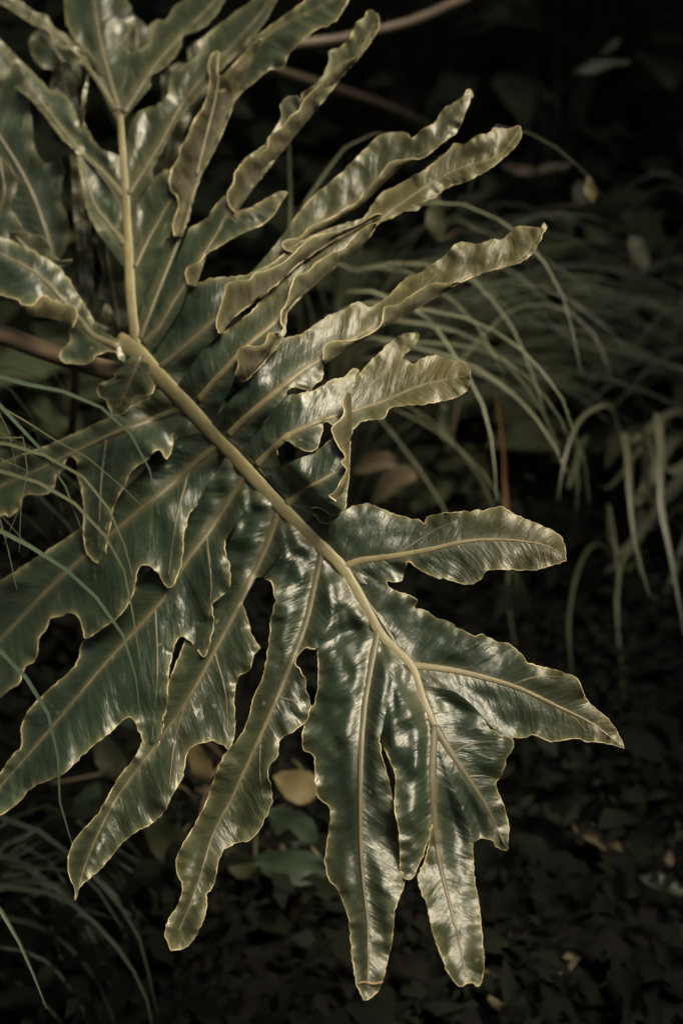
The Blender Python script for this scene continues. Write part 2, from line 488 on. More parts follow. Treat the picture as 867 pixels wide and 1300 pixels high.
# right side, tip to base
lobe(id='H', vein=[(363, 640), (387, 623), (413, 607), (442, 592)], r0=30, k=0.3, lift=0.022, warm=0.6,
     ups=[(337, 606), (365, 588)], up=[(400, 575), (425, 555), (447, 540), (445, 557), (443, 592)],
     los=[(390, 665), (395, 660)], lo=[(398, 653), (415, 665), (437, 646), (440, 627), (443, 607), (443, 592)], hide_lo=0,
     rolls=[dict(fold=[(446, 500), (447, 547), (445, 557), (443, 580), (443, 607), (440, 627), (437, 645), (415, 666), (397, 650)],
                 margin=[(440, 497), (435, 510), (437, 523), (433, 532), (422, 542), (423, 553), (430, 567), (438, 580), (433, 587), (440, 597), (433, 610), (423, 627), (417, 629), (427, 637), (434, 643), (430, 652), (420, 653), (407, 645), (396, 645)], d=14)])
lobe(id='G', vein=[(325, 591), (347, 570), (363, 555), (387, 542), (417, 530), (447, 522), (490, 508), (527, 492), (553, 485), (590, 478)], r0=35, k=0.3, lift=0.006, wr=0.6, warm=1.0,
     ups=[(305, 572), (330, 545)], up=[(365, 503), (393, 497), (412, 489), (420, 483), (438, 479), (446, 469), (455, 470), (450, 482), (463, 467), (480, 450), (493, 437), (507, 427), (522, 423), (532, 424), (527, 437), (517, 447), (511, 455), (517, 458), (525, 463), (537, 455), (553, 452), (570, 457), (587, 460), (597, 470)],
     los=[(343, 612), (358, 600)], lo=[(352, 580), (352, 563), (357, 557), (367, 561), (377, 567), (390, 573), (402, 570), (408, 550), (413, 535), (425, 540), (443, 547), (457, 537), (470, 533), (487, 531), (495, 518), (517, 515), (540, 513), (567, 508), (587, 500), (596, 486), (597, 470)])
lobe(id='F', vein=[(290, 553), (310, 533), (347, 500), (380, 473), (407, 456), (433, 440), (480, 410), (530, 376), (573, 358), (620, 344), (660, 328), (686, 295)], r0=45, k=0.3, wr=1.3, warm=0.75,
     ups=[(268, 538), (300, 500), (335, 462)], up=[(353, 432), (373, 427), (387, 422), (413, 403), (433, 395), (455, 384), (470, 390), (489, 380), (502, 367), (517, 352), (533, 347), (553, 333), (567, 323), (577, 311), (593, 308), (607, 311), (627, 303), (637, 305), (657, 288), (680, 290), (687, 289), (690, 283), (694, 289)],
     los=[(306, 572), (338, 532)], lo=[(363, 503), (367, 493), (380, 492), (392, 495), (403, 485), (410, 477), (412, 455), (440, 440), (488, 414), (524, 393), (560, 372), (584, 359), (607, 349), (637, 340), (660, 333), (677, 320), (687, 300), (694, 289)],
     rolls=[dict(fold=[(412, 462), (440, 444), (488, 416), (524, 395), (560, 374), (584, 359)],
                 margin=[(410, 457), (411, 443), (417, 435), (433, 433), (450, 432), (467, 425), (480, 417), (485, 407), (489, 390), (506, 387), (518, 378), (536, 366), (553, 360), (566, 361), (584, 357)], d=12)])
lobe(id='E', vein=[(252, 509), (270, 487), (297, 457), (320, 433), (345, 412), (370, 387), (400, 355), (433, 325), (463, 298), (480, 281), (507, 260), (547, 233), (587, 213), (633, 197), (657, 168)], r0=45, k=0.3, wr=1.3, warm=0.7,
     ups=[(225, 490), (262, 440)], up=[(283, 424), (320, 395), (350, 362), (380, 335), (420, 303), (455, 285), (470, 265), (485, 245), (500, 238), (520, 227), (543, 213), (567, 193), (577, 183), (590, 183), (607, 172), (620, 170), (628, 163), (647, 164), (658, 160), (662, 168)],
     los=[(270, 535), (292, 495)], lo=[(300, 478), (312, 483), (337, 458), (360, 428), (367, 392), (400, 362), (420, 344), (447, 321), (467, 303), (480, 284), (497, 277), (513, 268), (530, 267), (540, 255), (553, 250), (567, 238), (587, 232), (607, 223), (627, 210), (647, 193), (658, 180), (662, 168)],
     rolls=[dict(fold=[(312, 484), (330, 462), (350, 432), (367, 392), (400, 362), (420, 344), (447, 321), (467, 303), (478, 286)],
                 margin=[(298, 477), (303, 463), (300, 453), (303, 445), (313, 440), (330, 440), (338, 433), (342, 423), (355, 422), (360, 417), (357, 410), (357, 397), (363, 387), (367, 373), (372, 357), (377, 350), (390, 345), (403, 333), (420, 322), (437, 315), (447, 303), (457, 293), (470, 285), (478, 283)], d=14)])
lobe(id='R4', vein=[(203, 467), (220, 453), (250, 427), (273, 405), (310, 375), (350, 348), (390, 318), (440, 296), (480, 275)], r0=35, k=0.3, wr=1.2, warm=0.35,
     ups=[(190, 452), (228, 400)], up=[(240, 365), (262, 356), (283, 352), (310, 350), (345, 335), (380, 308), (420, 290), (460, 278), (485, 272)],
     los=[(225, 495), (262, 442)], lo=[(280, 424), (292, 408), (320, 385), (350, 362), (380, 335), (420, 308), (455, 290), (485, 272)],
     rolls=[dict(fold=[(284, 424), (292, 408), (320, 383), (350, 360), (380, 333), (420, 306), (455, 289), (485, 273)],
                 margin=[(278, 423), (275, 413), (276, 403), (280, 390), (285, 373), (288, 361), (300, 357), (317, 355), (323, 348), (343, 342), (360, 333), (373, 322), (387, 308), (407, 298), (427, 295), (447, 288), (460, 282), (477, 272), (485, 272)], d=12)])
lobe(id='D', vein=[(330, 350), (372, 312), (400, 288), (440, 262), (462, 244), (487, 219), (510, 206), (545, 190), (580, 155), (597, 118)], r0=20, k=0.3, wr=1.2, warm=0.35, dz=0.012,
     ups=[(320, 345), (350, 310)], up=[(370, 283), (380, 270), (397, 250), (413, 237), (433, 220), (453, 200), (470, 183), (483, 172), (503, 168), (517, 170), (522, 177), (533, 167), (553, 155), (562, 140), (583, 127), (594, 113), (600, 120)],
     los=[(330, 352), (360, 330)], lo=[(372, 320), (400, 296), (440, 272), (462, 257), (487, 232), (510, 212), (533, 202), (543, 197), (563, 180), (580, 167), (590, 143), (600, 120)],
     rolls=[dict(fold=[(368, 322), (400, 297), (440, 273), (462, 258), (487, 233), (510, 213), (533, 203)],
                 margin=[(372, 320), (363, 317), (358, 310), (363, 305), (380, 302), (390, 292), (400, 285), (420, 277), (440, 265), (457, 253), (462, 243), (473, 233), (487, 217), (493, 208), (510, 203), (533, 202)], d=12)])
lobe(id='R3', vein=[(182, 437), (200, 417), (220, 383), (237, 358), (260, 320), (277, 293), (290, 272), (325, 262), (362, 245)], r0=30, k=0.3, wr=1.2, warm=0.35,
     ups=[(174, 430), (205, 370), (228, 320)], up=[(240, 290), (255, 283), (263, 277), (273, 263), (286, 249), (291, 266), (300, 270), (313, 267), (330, 257), (343, 250), (355, 243), (365, 244)],
     los=[(192, 450), (228, 395)], lo=[(240, 362), (252, 335), (260, 323), (270, 318), (283, 310), (300, 300), (317, 292), (333, 285), (347, 273), (357, 257), (365, 244)],
     rolls=[dict(fold=[(249, 364), (254, 350), (262, 326)], margin=[(239, 361), (236, 346), (240, 338), (252, 333), (261, 323)], d=10)])
lobe(id='C', vein=[(285, 285), (300, 264), (327, 228), (350, 198), (380, 161), (407, 128), (433, 94), (455, 68), (475, 30)], r0=20, k=0.2, wr=1.2, warm=0.35, dz=0.004,
     ups=[(280, 290), (288, 262)], up=[(297, 235), (303, 213), (313, 200), (333, 187), (347, 167), (357, 150), (357, 133), (363, 125), (377, 122), (381, 130), (383, 120), (397, 110), (410, 97), (418, 77), (418, 65), (433, 60), (445, 47), (452, 30), (463, 22), (466, 14), (473, 13)],
     los=[(285, 292), (302, 266)], lo=[(328, 230), (352, 200), (382, 163), (409, 130), (435, 96), (455, 74), (474, 48), (481, 33), (480, 20), (473, 13)],
     rolls=[dict(fold=[(300, 268), (328, 230), (352, 200), (382, 163), (409, 130), (435, 96), (455, 74)],
                 margin=[(298, 269), (291, 260), (289, 245), (296, 234), (300, 217), (313, 203), (327, 197), (340, 187), (343, 173), (360, 160), (370, 147), (380, 140), (385, 128), (400, 113), (417, 97), (433, 80), (450, 73)], d=14)])
lobe(id='A', vein=[(177, 430), (200, 370), (222, 315), (233, 287), (250, 227), (267, 190), (283, 153), (300, 115), (323, 67), (345, 40), (400, 12), (450, -15)], r0=20, k=0.25, warm=0.15,
     ups=[(172, 425), (190, 350)], up=[(206, 310), (224, 280), (240, 225), (258, 180), (276, 135), (290, 95), (315, 52), (330, 43), (357, 23), (380, 7), (410, -15), (455, -25)],
     los=[(180, 437), (210, 360)], lo=[(236, 290), (252, 232), (275, 185), (290, 150), (300, 125), (323, 104), (343, 88), (358, 87), (366, 70), (375, 60), (400, 38), (418, 32), (433, 17), (455, -25)],
     rolls=[dict(fold=[(232, 300), (234, 287), (251, 227), (268, 190), (284, 153), (296, 125), (312, 95), (325, 66), (332, 50)],
                 margin=[(222, 300), (220, 284), (227, 263), (225, 250), (217, 240), (217, 220), (227, 200), (229, 188), (237, 177), (247, 153), (258, 137), (263, 123), (267, 103), (265, 83), (270, 69), (278, 67), (276, 90), (281, 97), (300, 80), (317, 60), (332, 49)], d=22, line2=[(250, 222), (260, 180), (272, 133), (278, 100)])])
# basal lobe behind, out of focus
lobe(id='B1', base='B', vein=[(150, 140), (133, 77), (123, 27), (119, -20)], r0=15, k=0.15, wr=1.6, warm=0.1, ups=[(153, 150), (140, 122)], up=[(120, 78), (103, 60), (92, 45), (85, 30), (82, 0), (80, -25)],
     los=[(154, 146), (160, 110)], lo=[(166, 66), (158, 55), (167, 37), (171, 23), (163, 0), (165, -25), (120, -25)])
lobe(id='B2', base='B', vein=[(157, 143), (180, 107), (207, 70), (267, 7), (290, -18)], r0=15, k=0.3, wr=1.6, warm=0.15, ups=[(153, 148), (160, 105), (166, 70)], up=[(172, 62), (183, 60), (193, 50), (190, 35), (197, 27), (213, 23), (220, 10), (232, 0), (250, -20), (292, -25)],
     los=[(158, 150), (175, 130)], lo=[(192, 110), (192, 96), (207, 88), (220, 75), (230, 60), (233, 46), (250, 40), (270, 25), (285, 2), (300, -20), (292, -25)])
lobe(id='B3', base='B', vein=[(148, 140), (110, 83), (50, 23), (0, -5), (-30, -20)], r0=15, k=0.2, wr=1.6, warm=0.0, ups=[(153, 148), (141, 122)], up=[(130, 95), (118, 80), (100, 60), (85, 45), (70, 35), (60, 20), (45, 15), (20, -3), (-30, -25)],
     los=[(153, 160), (140, 137)], lo=[(125, 107), (117, 88), (100, 80), (95, 65), (75, 60), (65, 50), (62, 40), (40, 30), (10, 10), (-30, -10), (-30, -25)])
lobe(id='B4', base='B', vein=[(157, 250), (130, 218), (100, 190), (43, 117), (0, 60), (-30, 25)], r0=20, k=0.25, wr=1.6, warm=0.0, ups=[(155, 200), (145, 195)], up=[(130, 190), (120, 180), (113, 167), (103, 163), (99, 150), (90, 130), (80, 118), (65, 115), (55, 105), (35, 85), (15, 65), (-30, 15)],
     los=[(160, 275), (140, 240)], lo=[(120, 212), (100, 195), (80, 177), (65, 157), (45, 132), (25, 115), (10, 102), (-30, 60), (-30, 15)])
lobe(id='B5', base='B', vein=[(162, 247), (200, 187), (230, 133), (267, 87), (320, 30), (360, -20)], r0=20, k=0.25, wr=1.6, warm=0.15, ups=[(158, 200), (165, 160)], up=[(176, 142), (190, 136), (201, 133), (213, 120), (217, 97), (233, 83), (255, 67), (257, 50), (267, 40), (289, 23), (320, 0), (350, -30), (365, -25)],
     los=[(163, 290), (178, 250)], lo=[(195, 226), (193, 217), (206, 192), (222, 160), (240, 137), (262, 110), (285, 85), (310, 60), (335, 30), (365, -25)])
lobe(id='B6', base='B', vein=[(170, 340), (190, 300), (213, 260), (235, 225)], r0=15, k=0.25, wr=1.6, warm=0.1, ups=[(160, 290), (175, 258)], up=[(190, 235), (200, 222), (220, 215), (238, 220)],
     los=[(172, 400), (195, 350)], lo=[(208, 310), (222, 285), (230, 255), (238, 220)])
lobe(id='B7', base='B', vein=[(158, 310), (135, 280), (118, 255), (105, 205)], r0=15, k=0.2, wr=1.6, warm=0.0, ups=[(157, 270), (140, 235)], up=[(120, 205), (110, 165), (104, 130), (113, 95), (102, 180)],
     los=[(165, 345), (150, 330)], lo=[(128, 300), (112, 270), (104, 230), (100, 200), (102, 180)])
lobe(id='B8', base='L', vein=[(150, 440), (118, 425), (97, 400), (50, 350), (0, 322), (-30, 305)], r0=15, k=0.35, lift=0.01, warm=0.0, ups=[(160, 436), (140, 425)], up=[(120, 408), (100, 375), (75, 340), (40, 318), (0, 300), (-30, 290)],
     los=[(160, 452), (158, 460)], lo=[(153, 457), (147, 447), (133, 447), (123, 452), (110, 462), (83, 460), (77, 453), (80, 443), (90, 433), (90, 417), (98, 403), (97, 392), (90, 388), (70, 383), (58, 376), (50, 378), (43, 387), (28, 387), (23, 380), (10, 377), (0, 374), (-30, 366), (-30, 290)],
     rolls=[dict(fold=[(23, 380), (35, 400), (60, 403), (85, 410), (91, 418)], margin=[(28, 387), (43, 387), (50, 378), (58, 376), (70, 383), (90, 388), (97, 393), (98, 403), (92, 417)], d=8)])
lobe(id='B9', base='L', vein=[(178, 452), (170, 470), (162, 490), (152, 515)], r0=10, k=0.1, lift=0.03, warm=0.1, ups=[(168, 452), (157, 462)], up=[(147, 474), (143, 482), (127, 488), (124, 495), (127, 503), (135, 507), (140, 520), (144, 528)],
     los=[(190, 462), (190, 472)], lo=[(197, 488), (193, 500), (183, 503), (173, 502), (167, 513), (157, 525), (144, 528)])

SUBV = {'L1': [[(135, 556), (128, 620), (126, 695)]], 'L2': [[(240, 597), (224, 660), (214, 733)]],
        'L3': [[(197, 773), (200, 850), (193, 942)], [(262, 680), (268, 750), (259, 822)]], 'L4': [[(272, 828), (286, 880), (290, 940)], [(235, 893), (222, 940), (215, 1000)]],
        'L5': [[(352, 885), (372, 890), (388, 893)], [(330, 935), (330, 985), (335, 1020)]], 'J': [[(648, 871), (680, 860), (724, 859)], [(700, 893), (722, 905), (745, 930)]],
        'G': [[(440, 524), (478, 480), (524, 432)]], 'I': [[(500, 706), (540, 680), (575, 662)]], 'K': [[(573, 957), (598, 945), (632, 940)], [(593, 987), (612, 985), (630, 990)]],
        'F': [[(500, 397), (540, 362), (570, 330)]], 'B8': [[(60, 358), (70, 370), (85, 380)]]}
for k in L:
    k['sub'] = SUBV.get(k['id'], [])
    k['v'] = smooth(k['vein'], 4)
ALLV = [MID[::3], MIDB[::3]] + [k['v'][::3] for k in L if k['id'] not in ('C', 'D')]


def lobe_depth(k, P, margin=None, relief=True):
    """depth, plus (along, across, nearest-vein) coordinates, of points P on lobe k"""
    P = np.asarray(P, float)
    D = sheet(P) + k.get('dz', 0.0)
    dv, side, arc = to_line(P, k['v'], ext=True)
    sdn = dv * side * k['lower']
    base = {'B': MIDB, 'L': MIDB}.get(k.get('base'), MID)
    dm, _, _ = to_line(P, base)
    ramp = sstep(k['r0'] * 0.85, k['r0'] * 1.7, dm)
    D -= k['k'] * 45 * np.tanh(sdn / 45) * S * ramp
    D -= k.get('kv', 0.0) * dv * S * ramp
    D -= k.get('lift', 0.0) * ramp
    if not relief:
        return D, arc, sdn, dv
    near = np.full(len(P), 1e9)
    near2 = np.full(len(P), 1e9)
    lo_, hi_ = P.min(0) - 60, P.max(0) + 60
    for v in ALLV:
        if (v.max(0) < lo_).any() or (v.min(0) > hi_).any():
            continue
        dn_ = to_line(P, v)[0]
        near2 = np.minimum(near2, np.maximum(near, dn_))
        near = np.minimum(near, dn_)
    sed = (hash_id(k['id']) % 97) * 1.7
    flat = sstep(4, 26, near)
    pw = 1.0 if k['id'] in ('L3', 'L4', 'L5', 'L6', 'T1') else 0.35
    med = np.maximum(near2 - near, 0) / 2
    fl = nz(P[:, 0] / 24, P[:, 1] / 24, sed * 0 + 21)
    D -= 15.0 * pw * S * (1 - np.exp(-(near / 13) ** 2)) * np.exp(-(dm / 120) ** 2) * (1 + 0.7 * fl)
    med = med + 2.5 * fl
    D += 6.0 * pw * S * np.exp(-(med / 3.5) ** 2) * np.exp(-(dm / 60) ** 2) * sstep(3, 8, near)
    # pleats that follow the side veins, finer crumple on top
    wv = arc - dv * 0.8
    pl = nz(wv / 44, sdn / 130, sed) * 7.5 + nz(wv / 20, sdn / 80, sed + 9) * 3.2 + nz(P[:, 0] / 85, P[:, 1] / 85, sed + 4) * 22.0 + nz(arc / 17, sdn / 12, sed + 15) * 1.3 + nz(wv / 7, sdn / 30, sed + 30) * 0.5
    if 'joins' in k:
        flat = flat * sstep(0, 16, np.minimum(to_line(P, k['joins'][0])[0], to_line(P, k['joins'][1])[0]))
    D -= pl * S * flat * k.get('wr', 1.0)
    if margin is not None and len(margin) > 1:
        de, _, ea = to_line(P, margin)
        lam = k.get('lam', 42)
        rf = 1.9 * nz(ea / 27, de / 60, sed + 2) + 0.8 * nz(ea / 10, de / 40, sed + 6)
        D -= k.get('ruf', 6.0) * S * np.exp(-de / 13) * rf * sstep(20, 60, dm)
    return D, arc, sdn, dv


def hash_id(s):
    h = 7
    for c in s:
        h = (h * 31 + ord(c)) % 100003
    return h


def triangulate(poly, extra=(), sp=4.2):
    poly = np.asarray(poly, float)
    keep = [0]
    for i in range(1, len(poly)):
        if np.linalg.norm(poly[i] - poly[keep[-1]]) > 0.6:
            keep.append(i)
    poly = poly[keep]
    if np.linalg.norm(poly[0] - poly[-1]) < 0.6:
        poly = poly[:-1]
    lo, hi = poly.min(0), poly.max(0)
    gx, gy = np.meshgrid(np.arange(lo[0], hi[0], sp), np.arange(lo[1], hi[1], sp * 0.87))
    gx = gx + (np.arange(gx.shape[0]) % 2)[:, None] * sp / 2
    g = np.stack([gx.ravel(), gy.ravel()], 1) + rng.uniform(-0.5, 0.5, (gx.size, 2))
    g = g[inside(g, poly)]
    if len(g):
        d, _, _ = to_line(g, np.vstack([poly, poly[:1]]))
        g = g[d > sp * 0.55]
    for ex in extra:
        ex = ex[inside(ex, poly)]
        if len(ex) and len(g):
            d, _, _ = to_line(g, ex) if len(ex) > 1 else (np.full(len(g), 9), 0, 0)
            g = np.vstack([g[d > sp * 0.5], ex])
    n = len(poly)
    V = [Vector(p) for p in poly] + [Vector(p) for p in g]
    r = delaunay_2d_cdt(V, [(i, (i + 1) % n) for i in range(n)], [list(range(n))], 1, 1e-4)
    vo = np.array([(v.x, v.y) for v in r[0]])
    return vo, [tuple(f) for f in r[2]]


def face_camera(V, F, flip=False):
    out = []
    for f in F:
        a, b, c = V[f[0]], V[f[1]], V[f[2]]
        n = np.cross(b - a, c - a)
        d = np.dot(n, CPOS - a) > 0
        out.append(f if d != flip else f[::-1])
    return out


def jag(P, amp=0.9, seed=0.0):
    P = P.copy()
    if len(P) > 6:
        w_ = np.ones(len(P))
        w_[0] = w_[-1] = 0
        cum = np.arange(len(P)) * 3.0
        P[:, 0] += amp * w_ * (nz(cum / 9, cum * 0, seed) + 0.6 * nz(cum / 4, cum * 0, seed + 3)) * 1.6
        P[:, 1] += amp * w_ * (nz(cum / 9, cum * 0, seed + 5) + 0.6 * nz(cum / 4, cum * 0, seed + 8)) * 1.6
    return P


def surf_normals(k, P, margin=None):
    e = 1.5
    P = np.asarray(P, float)
    c = place(P, lobe_depth(k, P, margin)[0])
    a = place(P + [e, 0], lobe_depth(k, P + [e, 0], margin)[0])
    b = place(P + [0, e], lobe_depth(k, P + [0, e], margin)[0])
    n = np.cross(b - c, a - c)
    n /= np.maximum(np.linalg.norm(n, axis=1), 1e-12)[:, None]
    m = np.einsum('ij,ij->i', n, CPOS - c) < 0
    n[m] *= -1
    return c, n


leaf = empty('philodendron_leaf', 'large deeply lobed glossy green leaf with pale wavy edges and thick pale midrib', 'leaf',
             loc=tuple(place([(173, 447)], 1.56)[0]))
leaf_inv = -np.array(leaf.location)


def part(name, V, F, mat, parent=None, **kw):
    """V in world coordinates; every part's own origin sits at the leaf base"""
    V = np.asarray(V) + leaf_inv
    return mesh_obj(name, V, F, mat, parent if parent is not None else leaf, **kw)


def build_lobe(k):
    sid = hash_id(k['id']) % 50
    upc = jag(smooth(k['up'], 2.6), 1.15, sid)
    loc_ = jag(smooth(k['lo'], 2.6), 1.15, sid + 20) if len(k['lo']) > 1 else np.array(k['lo'], float)
    ups = smooth([*k['ups'], k['up'][0]], 6)
    los = smooth([*k['los'], k['lo'][0]], 6)
    poly = np.vstack([ups[:-1], upc, loc_[::-1][1:] if np.allclose(upc[-1], loc_[-1]) else loc_[::-1], los[::-1][1:]])
    if k['id'] in ('T1', 'T2', 'K', 'J', 'L6', 'L5'):
        k['joins'] = (ups[::2], los[::2])
    # which side of the vein is the lower margin
    _, sgn, _ = to_line(np.array(k['lo'][:max(1, len(k['lo']) // 2 + 1)] + k['los']), k['v'], ext=True)
    k['lower'] = 1.0 if sgn.sum() >= 0 else -1.0
    marg = np.vstack([upc, loc_[::-1]])
    P, F = triangulate(poly, [k['v']])
    D, arc, sdn, dv = lobe_depth(k, P, marg)
    de, _, _ = to_line(P, marg)
    V = place(P, D)
    F = face_camera(V, F)
    tt = np.clip(arc / max(1, len(k['v']) * 4), 0, 1)
    wv = k.get('vw', 6.0) * (1 - 0.8 * tt)
    near_mid = np.minimum(to_line(P, MID)[0], to_line(P, MIDB)[0])
    attrs = dict(lu=arc * S, lv=sdn * S, vein=np.maximum(np.exp(-(dv / (wv * 1.35)) ** 2), 0.8 * np.exp(-(near_mid / 15) ** 2)),
                 edge=np.exp(-de / 4), warm=k['warm'] * sstep(70, 300, near_mid) if k.get('base') is None else np.full(len(P), k['warm']))  # olive fades inward, so the shade of the inner webs is in the colour
    ob = part('lobe', V, F, M_TOP, attrs=attrs)
    # vein
    vp = k['v'] if not k.get('novein') else k['v'][:2]
    vp = vp[inside(vp, poly) | (np.arange(len(vp)) < 3)]
    if len(vp) > 4:
        c, n = surf_normals(k, vp, marg)
        t = np.linspace(0, 1, len(vp))
        r = k.get('vw', 6.0) * S * (1 - 0.86 * t ** 0.8)
        Vv, Fv = tube(c - n * (r * 0.05)[:, None], r, n, 0.42, 8)
        part('vein', Vv, Fv, M_VEIN if k['warm'] > 0.5 else M_VEIN_DIM, ob)
    for sv in k.get('sub', []):
        sv = smooth(sv, 4)
        c, n = surf_normals(k, sv, marg)
        r = 2.3 * S * (1 - 0.8 * np.linspace(0, 1, len(sv)))
        Vv, Fv = tube(c - n * (r * 0.1)[:, None], r, n, 0.4, 6)
        part('side_vein', Vv, Fv, M_VEIN_DIM, ob)
    # pale margins
    def rim(line, kk, dd=None, rr=0.62):
        rr = rr * (0.6 if k.get('base') == 'B' else 1.0)
        d_ = lobe_depth(kk, line, marg)[0] if dd is None else dd
        c = place(line, d_)
        vis = (0.9 + 1.2 * nz(np.arange(len(line)) / 7, np.zeros(len(line)), sid))
        tv, tf = tube(c, rr * S * np.clip(vis, 0.4, 1.6), None, 0.8, 5)
        part('margin', tv, tf, M_MARGIN_DIM if k.get('base') == 'B' else M_MARGIN, ob)
    if len(upc) > 2:
        rim(upc, k)
    if len(loc_) > 2:
        rim(loc_, k)
    for r_ in k.get('rolls', []):
        fo = smooth(r_['fold'], 3)
        ma = jag(smooth(r_['margin'], 2.5), 0.6, sid + 33)
        pr = np.vstack([fo, ma[::-1]])
        P2, F2 = triangulate(pr, sp=3.6)

        def rdep(Q):
            d0, a0, s0, v0 = lobe_depth(k, Q, marg, relief=False)
            df, _, fa = to_line(Q, fo)
            dm_, _, ma_ = to_line(Q, ma)
            f = df / (df + dm_ + 1e-3)
            wob = nz(fa / 17, df / 30, sid + 1.5)
            return d0 - S * (3 + r_['d'] * np.sin(np.clip(f, 0, 1) * math.pi * 0.62) * (1 + 0.45 * wob)), fa, df
        D2, fa, df = rdep(P2)
        V2 = place(P2, D2)
        F2 = face_camera(V2, F2)
        dm2 = to_line(P2, ma)[0]
        ro = part('rolled_edge', V2, F2, M_UNDER, ob, attrs=dict(lu=fa * S, lv=df * S, vein=np.exp(-(df / 3.0) ** 2) * 0.5, edge=np.exp(-dm2 / 4), warm=np.full(len(P2), 0.4)))
        rim(ma, k, rdep(ma)[0] - 0.3 * S, 0.85)
        if 'line2' in r_:
            l2 = smooth(r_['line2'], 4)
            tv, tf = tube(place(l2, rdep(l2)[0] - 0.5 * S), np.linspace(2.2, 0.8, len(l2)) * S, None, 0.6, 6)
            part('vein', tv, tf, M_VEIN, ob)
    return ob


for k in L:
    k['ob'] = build_lobe(k)

# midrib, basal rib, petiole
KM = dict(id='mid', v=MID, lower=1.0, k=0, r0=999)
for line, w0, w1, kk in ((MID, 15, 4.0, KM), (MIDB, 9.5, 5.0, dict(KM, v=MIDB))):
    c, n = surf_normals(kk, line)
    t = np.linspace(0, 1, len(line))
    r = (w0 * (1 - t) + w1 * t) * S
    part('midrib', *tube(c + n * (r * 0.05)[:, None], r, n, 0.3, 12), M_MIDRIB)
# petiole: comes up out of the ground beyond the left edge of the frame
pp = [place([(200, 482)], 1.575)[0], place([(130, 468)], 1.60)[0], place([(60, 446)], 1.64)[0], place([(-20, 420)], 1.68)[0],
      place([(-120, 420)], 1.72)[0], place([(-220, 470)], 1.80)[0]]
foot = ground_at(-330, 760)
pp += [pp[-1] * 0.45 + foot * 0.55 + np.array([-.05, 0, .12]), foot + np.array([0, 0, -0.03])]
pp = smooth(pp, 0.02)
part('petiole', *tube(pp, np.linspace(0.011, 0.019, len(pp)), None, 0.9, 12), M_PET)
# dry brown tip of the lobe that hangs lowest
tipk = next(k for k in L if k['id'] == 'L6')
tp = smooth([(453, 1249), (462, 1247), (474, 1249), (485, 1247)], 2)
part('dry_tip_line', *tube(place(tp, lobe_depth(tipk, tp)[0] - 0.0012), 0.0011, None, 0.7, 6), M_BROWN, tipk['ob'])


# ------------------------------------------------------------------ second philodendron leaf, behind the basal lobe
leaf2 = empty('philodendron_leaf', 'dark drooping lobed leaf hanging behind the upright rib of the large leaf', 'leaf', loc=tuple(place([(60, 330)], 1.75)[0]))


def simple_lobe(parent, outline, vein, d0, slope, warm, sid):
    poly = jag(smooth(outline + outline[:1], 4), 1.0, sid)[:-1]
    v = smooth(vein, 4)
    P, F = triangulate(poly, [v], 6)
    dv, sd, arc = to_line(P, v, ext=True)

    def dep(Q):
        dvq, sq, aq = to_line(Q, v, ext=True)
        de, _, ea = to_line(Q, np.vstack([poly, poly[:1]]))
        return d0 + slope * (Q[:, 1] - outline[0][1]) * S - 0.25 * dvq * sq * S - S * (7 * nz(Q[:, 0] / 30, Q[:, 1] / 40, sid) + 4 * np.exp(-de / 10) * np.sin(ea / 6))
    de = to_line(P, np.vstack([poly, poly[:1]]))[0]
    V = place(P, dep(P))
    o_inv = -np.array(parent.location)
    ob = mesh_obj('lobe', V + o_inv, face_camera(V, F), M_TOP, parent,
                  attrs=dict(lu=arc * S, lv=dv * sd * S, vein=np.exp(-(dv / 5) ** 2), edge=np.exp(-de / 4), warm=np.full(len(P), warm)))
    tv, tf = tube(place(v, dep(v)), np.linspace(4.5, 1.5, len(v)) * S, None, 0.5, 8)
    mesh_obj('vein', np.array(tv) + o_inv, tf, M_VEIN_DIM, ob)
    pl = np.vstack([poly, poly[:1]])
    tv, tf = tube(place(pl, dep(pl)), 0.9 * S, None, 0.8, 5)
    mesh_obj('margin', np.array(tv) + o_inv, tf, M_MARGIN_DIM, ob)


simple_lobe(leaf2, [(-30, 120), (0, 112), (14, 84), (25, 82), (33, 110), (40, 140), (42, 173), (45, 190), (53, 205), (63, 207), (75, 200), (81, 214), (78, 240), (77, 253),
                    (83, 270), (88, 300), (78, 325), (67, 330), (45, 322), (20, 330), (-30, 330)], [(67, 325), (57, 289), (43, 250), (27, 217), (0, 173), (-30, 130)], 1.76, -0.1, 0.0, 3)
simple_lobe(leaf2, [(90, 188), (104, 200), (113, 240), (115, 290), (118, 320), (118, 360), (117, 396), (104, 392), (101, 330), (95, 280), (92, 235)], [(110, 392), (107, 300), (98, 200)], 1.74, 0.0, 0.05, 4)
simple_lobe(leaf2, [(70, 82), (85, 79), (97, 100), (98, 122), (104, 142), (102, 158), (90, 152), (80, 126), (65, 112)], [(97, 152), (85, 118), (78, 85)], 1.80, 0.0, 0.1, 5)
simple_lobe(leaf2, [(98, 393), (104, 404), (120, 409), (130, 401), (133, 386), (142, 392), (146, 405), (143, 425), (120, 425), (100, 412)], [(140, 420), (125, 412), (105, 402)], 1.66, 0.0, 0.15, 6)
simple_lobe(leaf2, [(13, 297), (27, 294), (43, 298), (57, 303), (66, 318), (73, 331), (92, 330), (84, 336), (60, 345), (35, 345), (64, 352), (60, 358), (30, 352), (10, 325)], [(70, 350), (45, 325), (20, 300)], 1.68, 0.0, 0.1, 8)
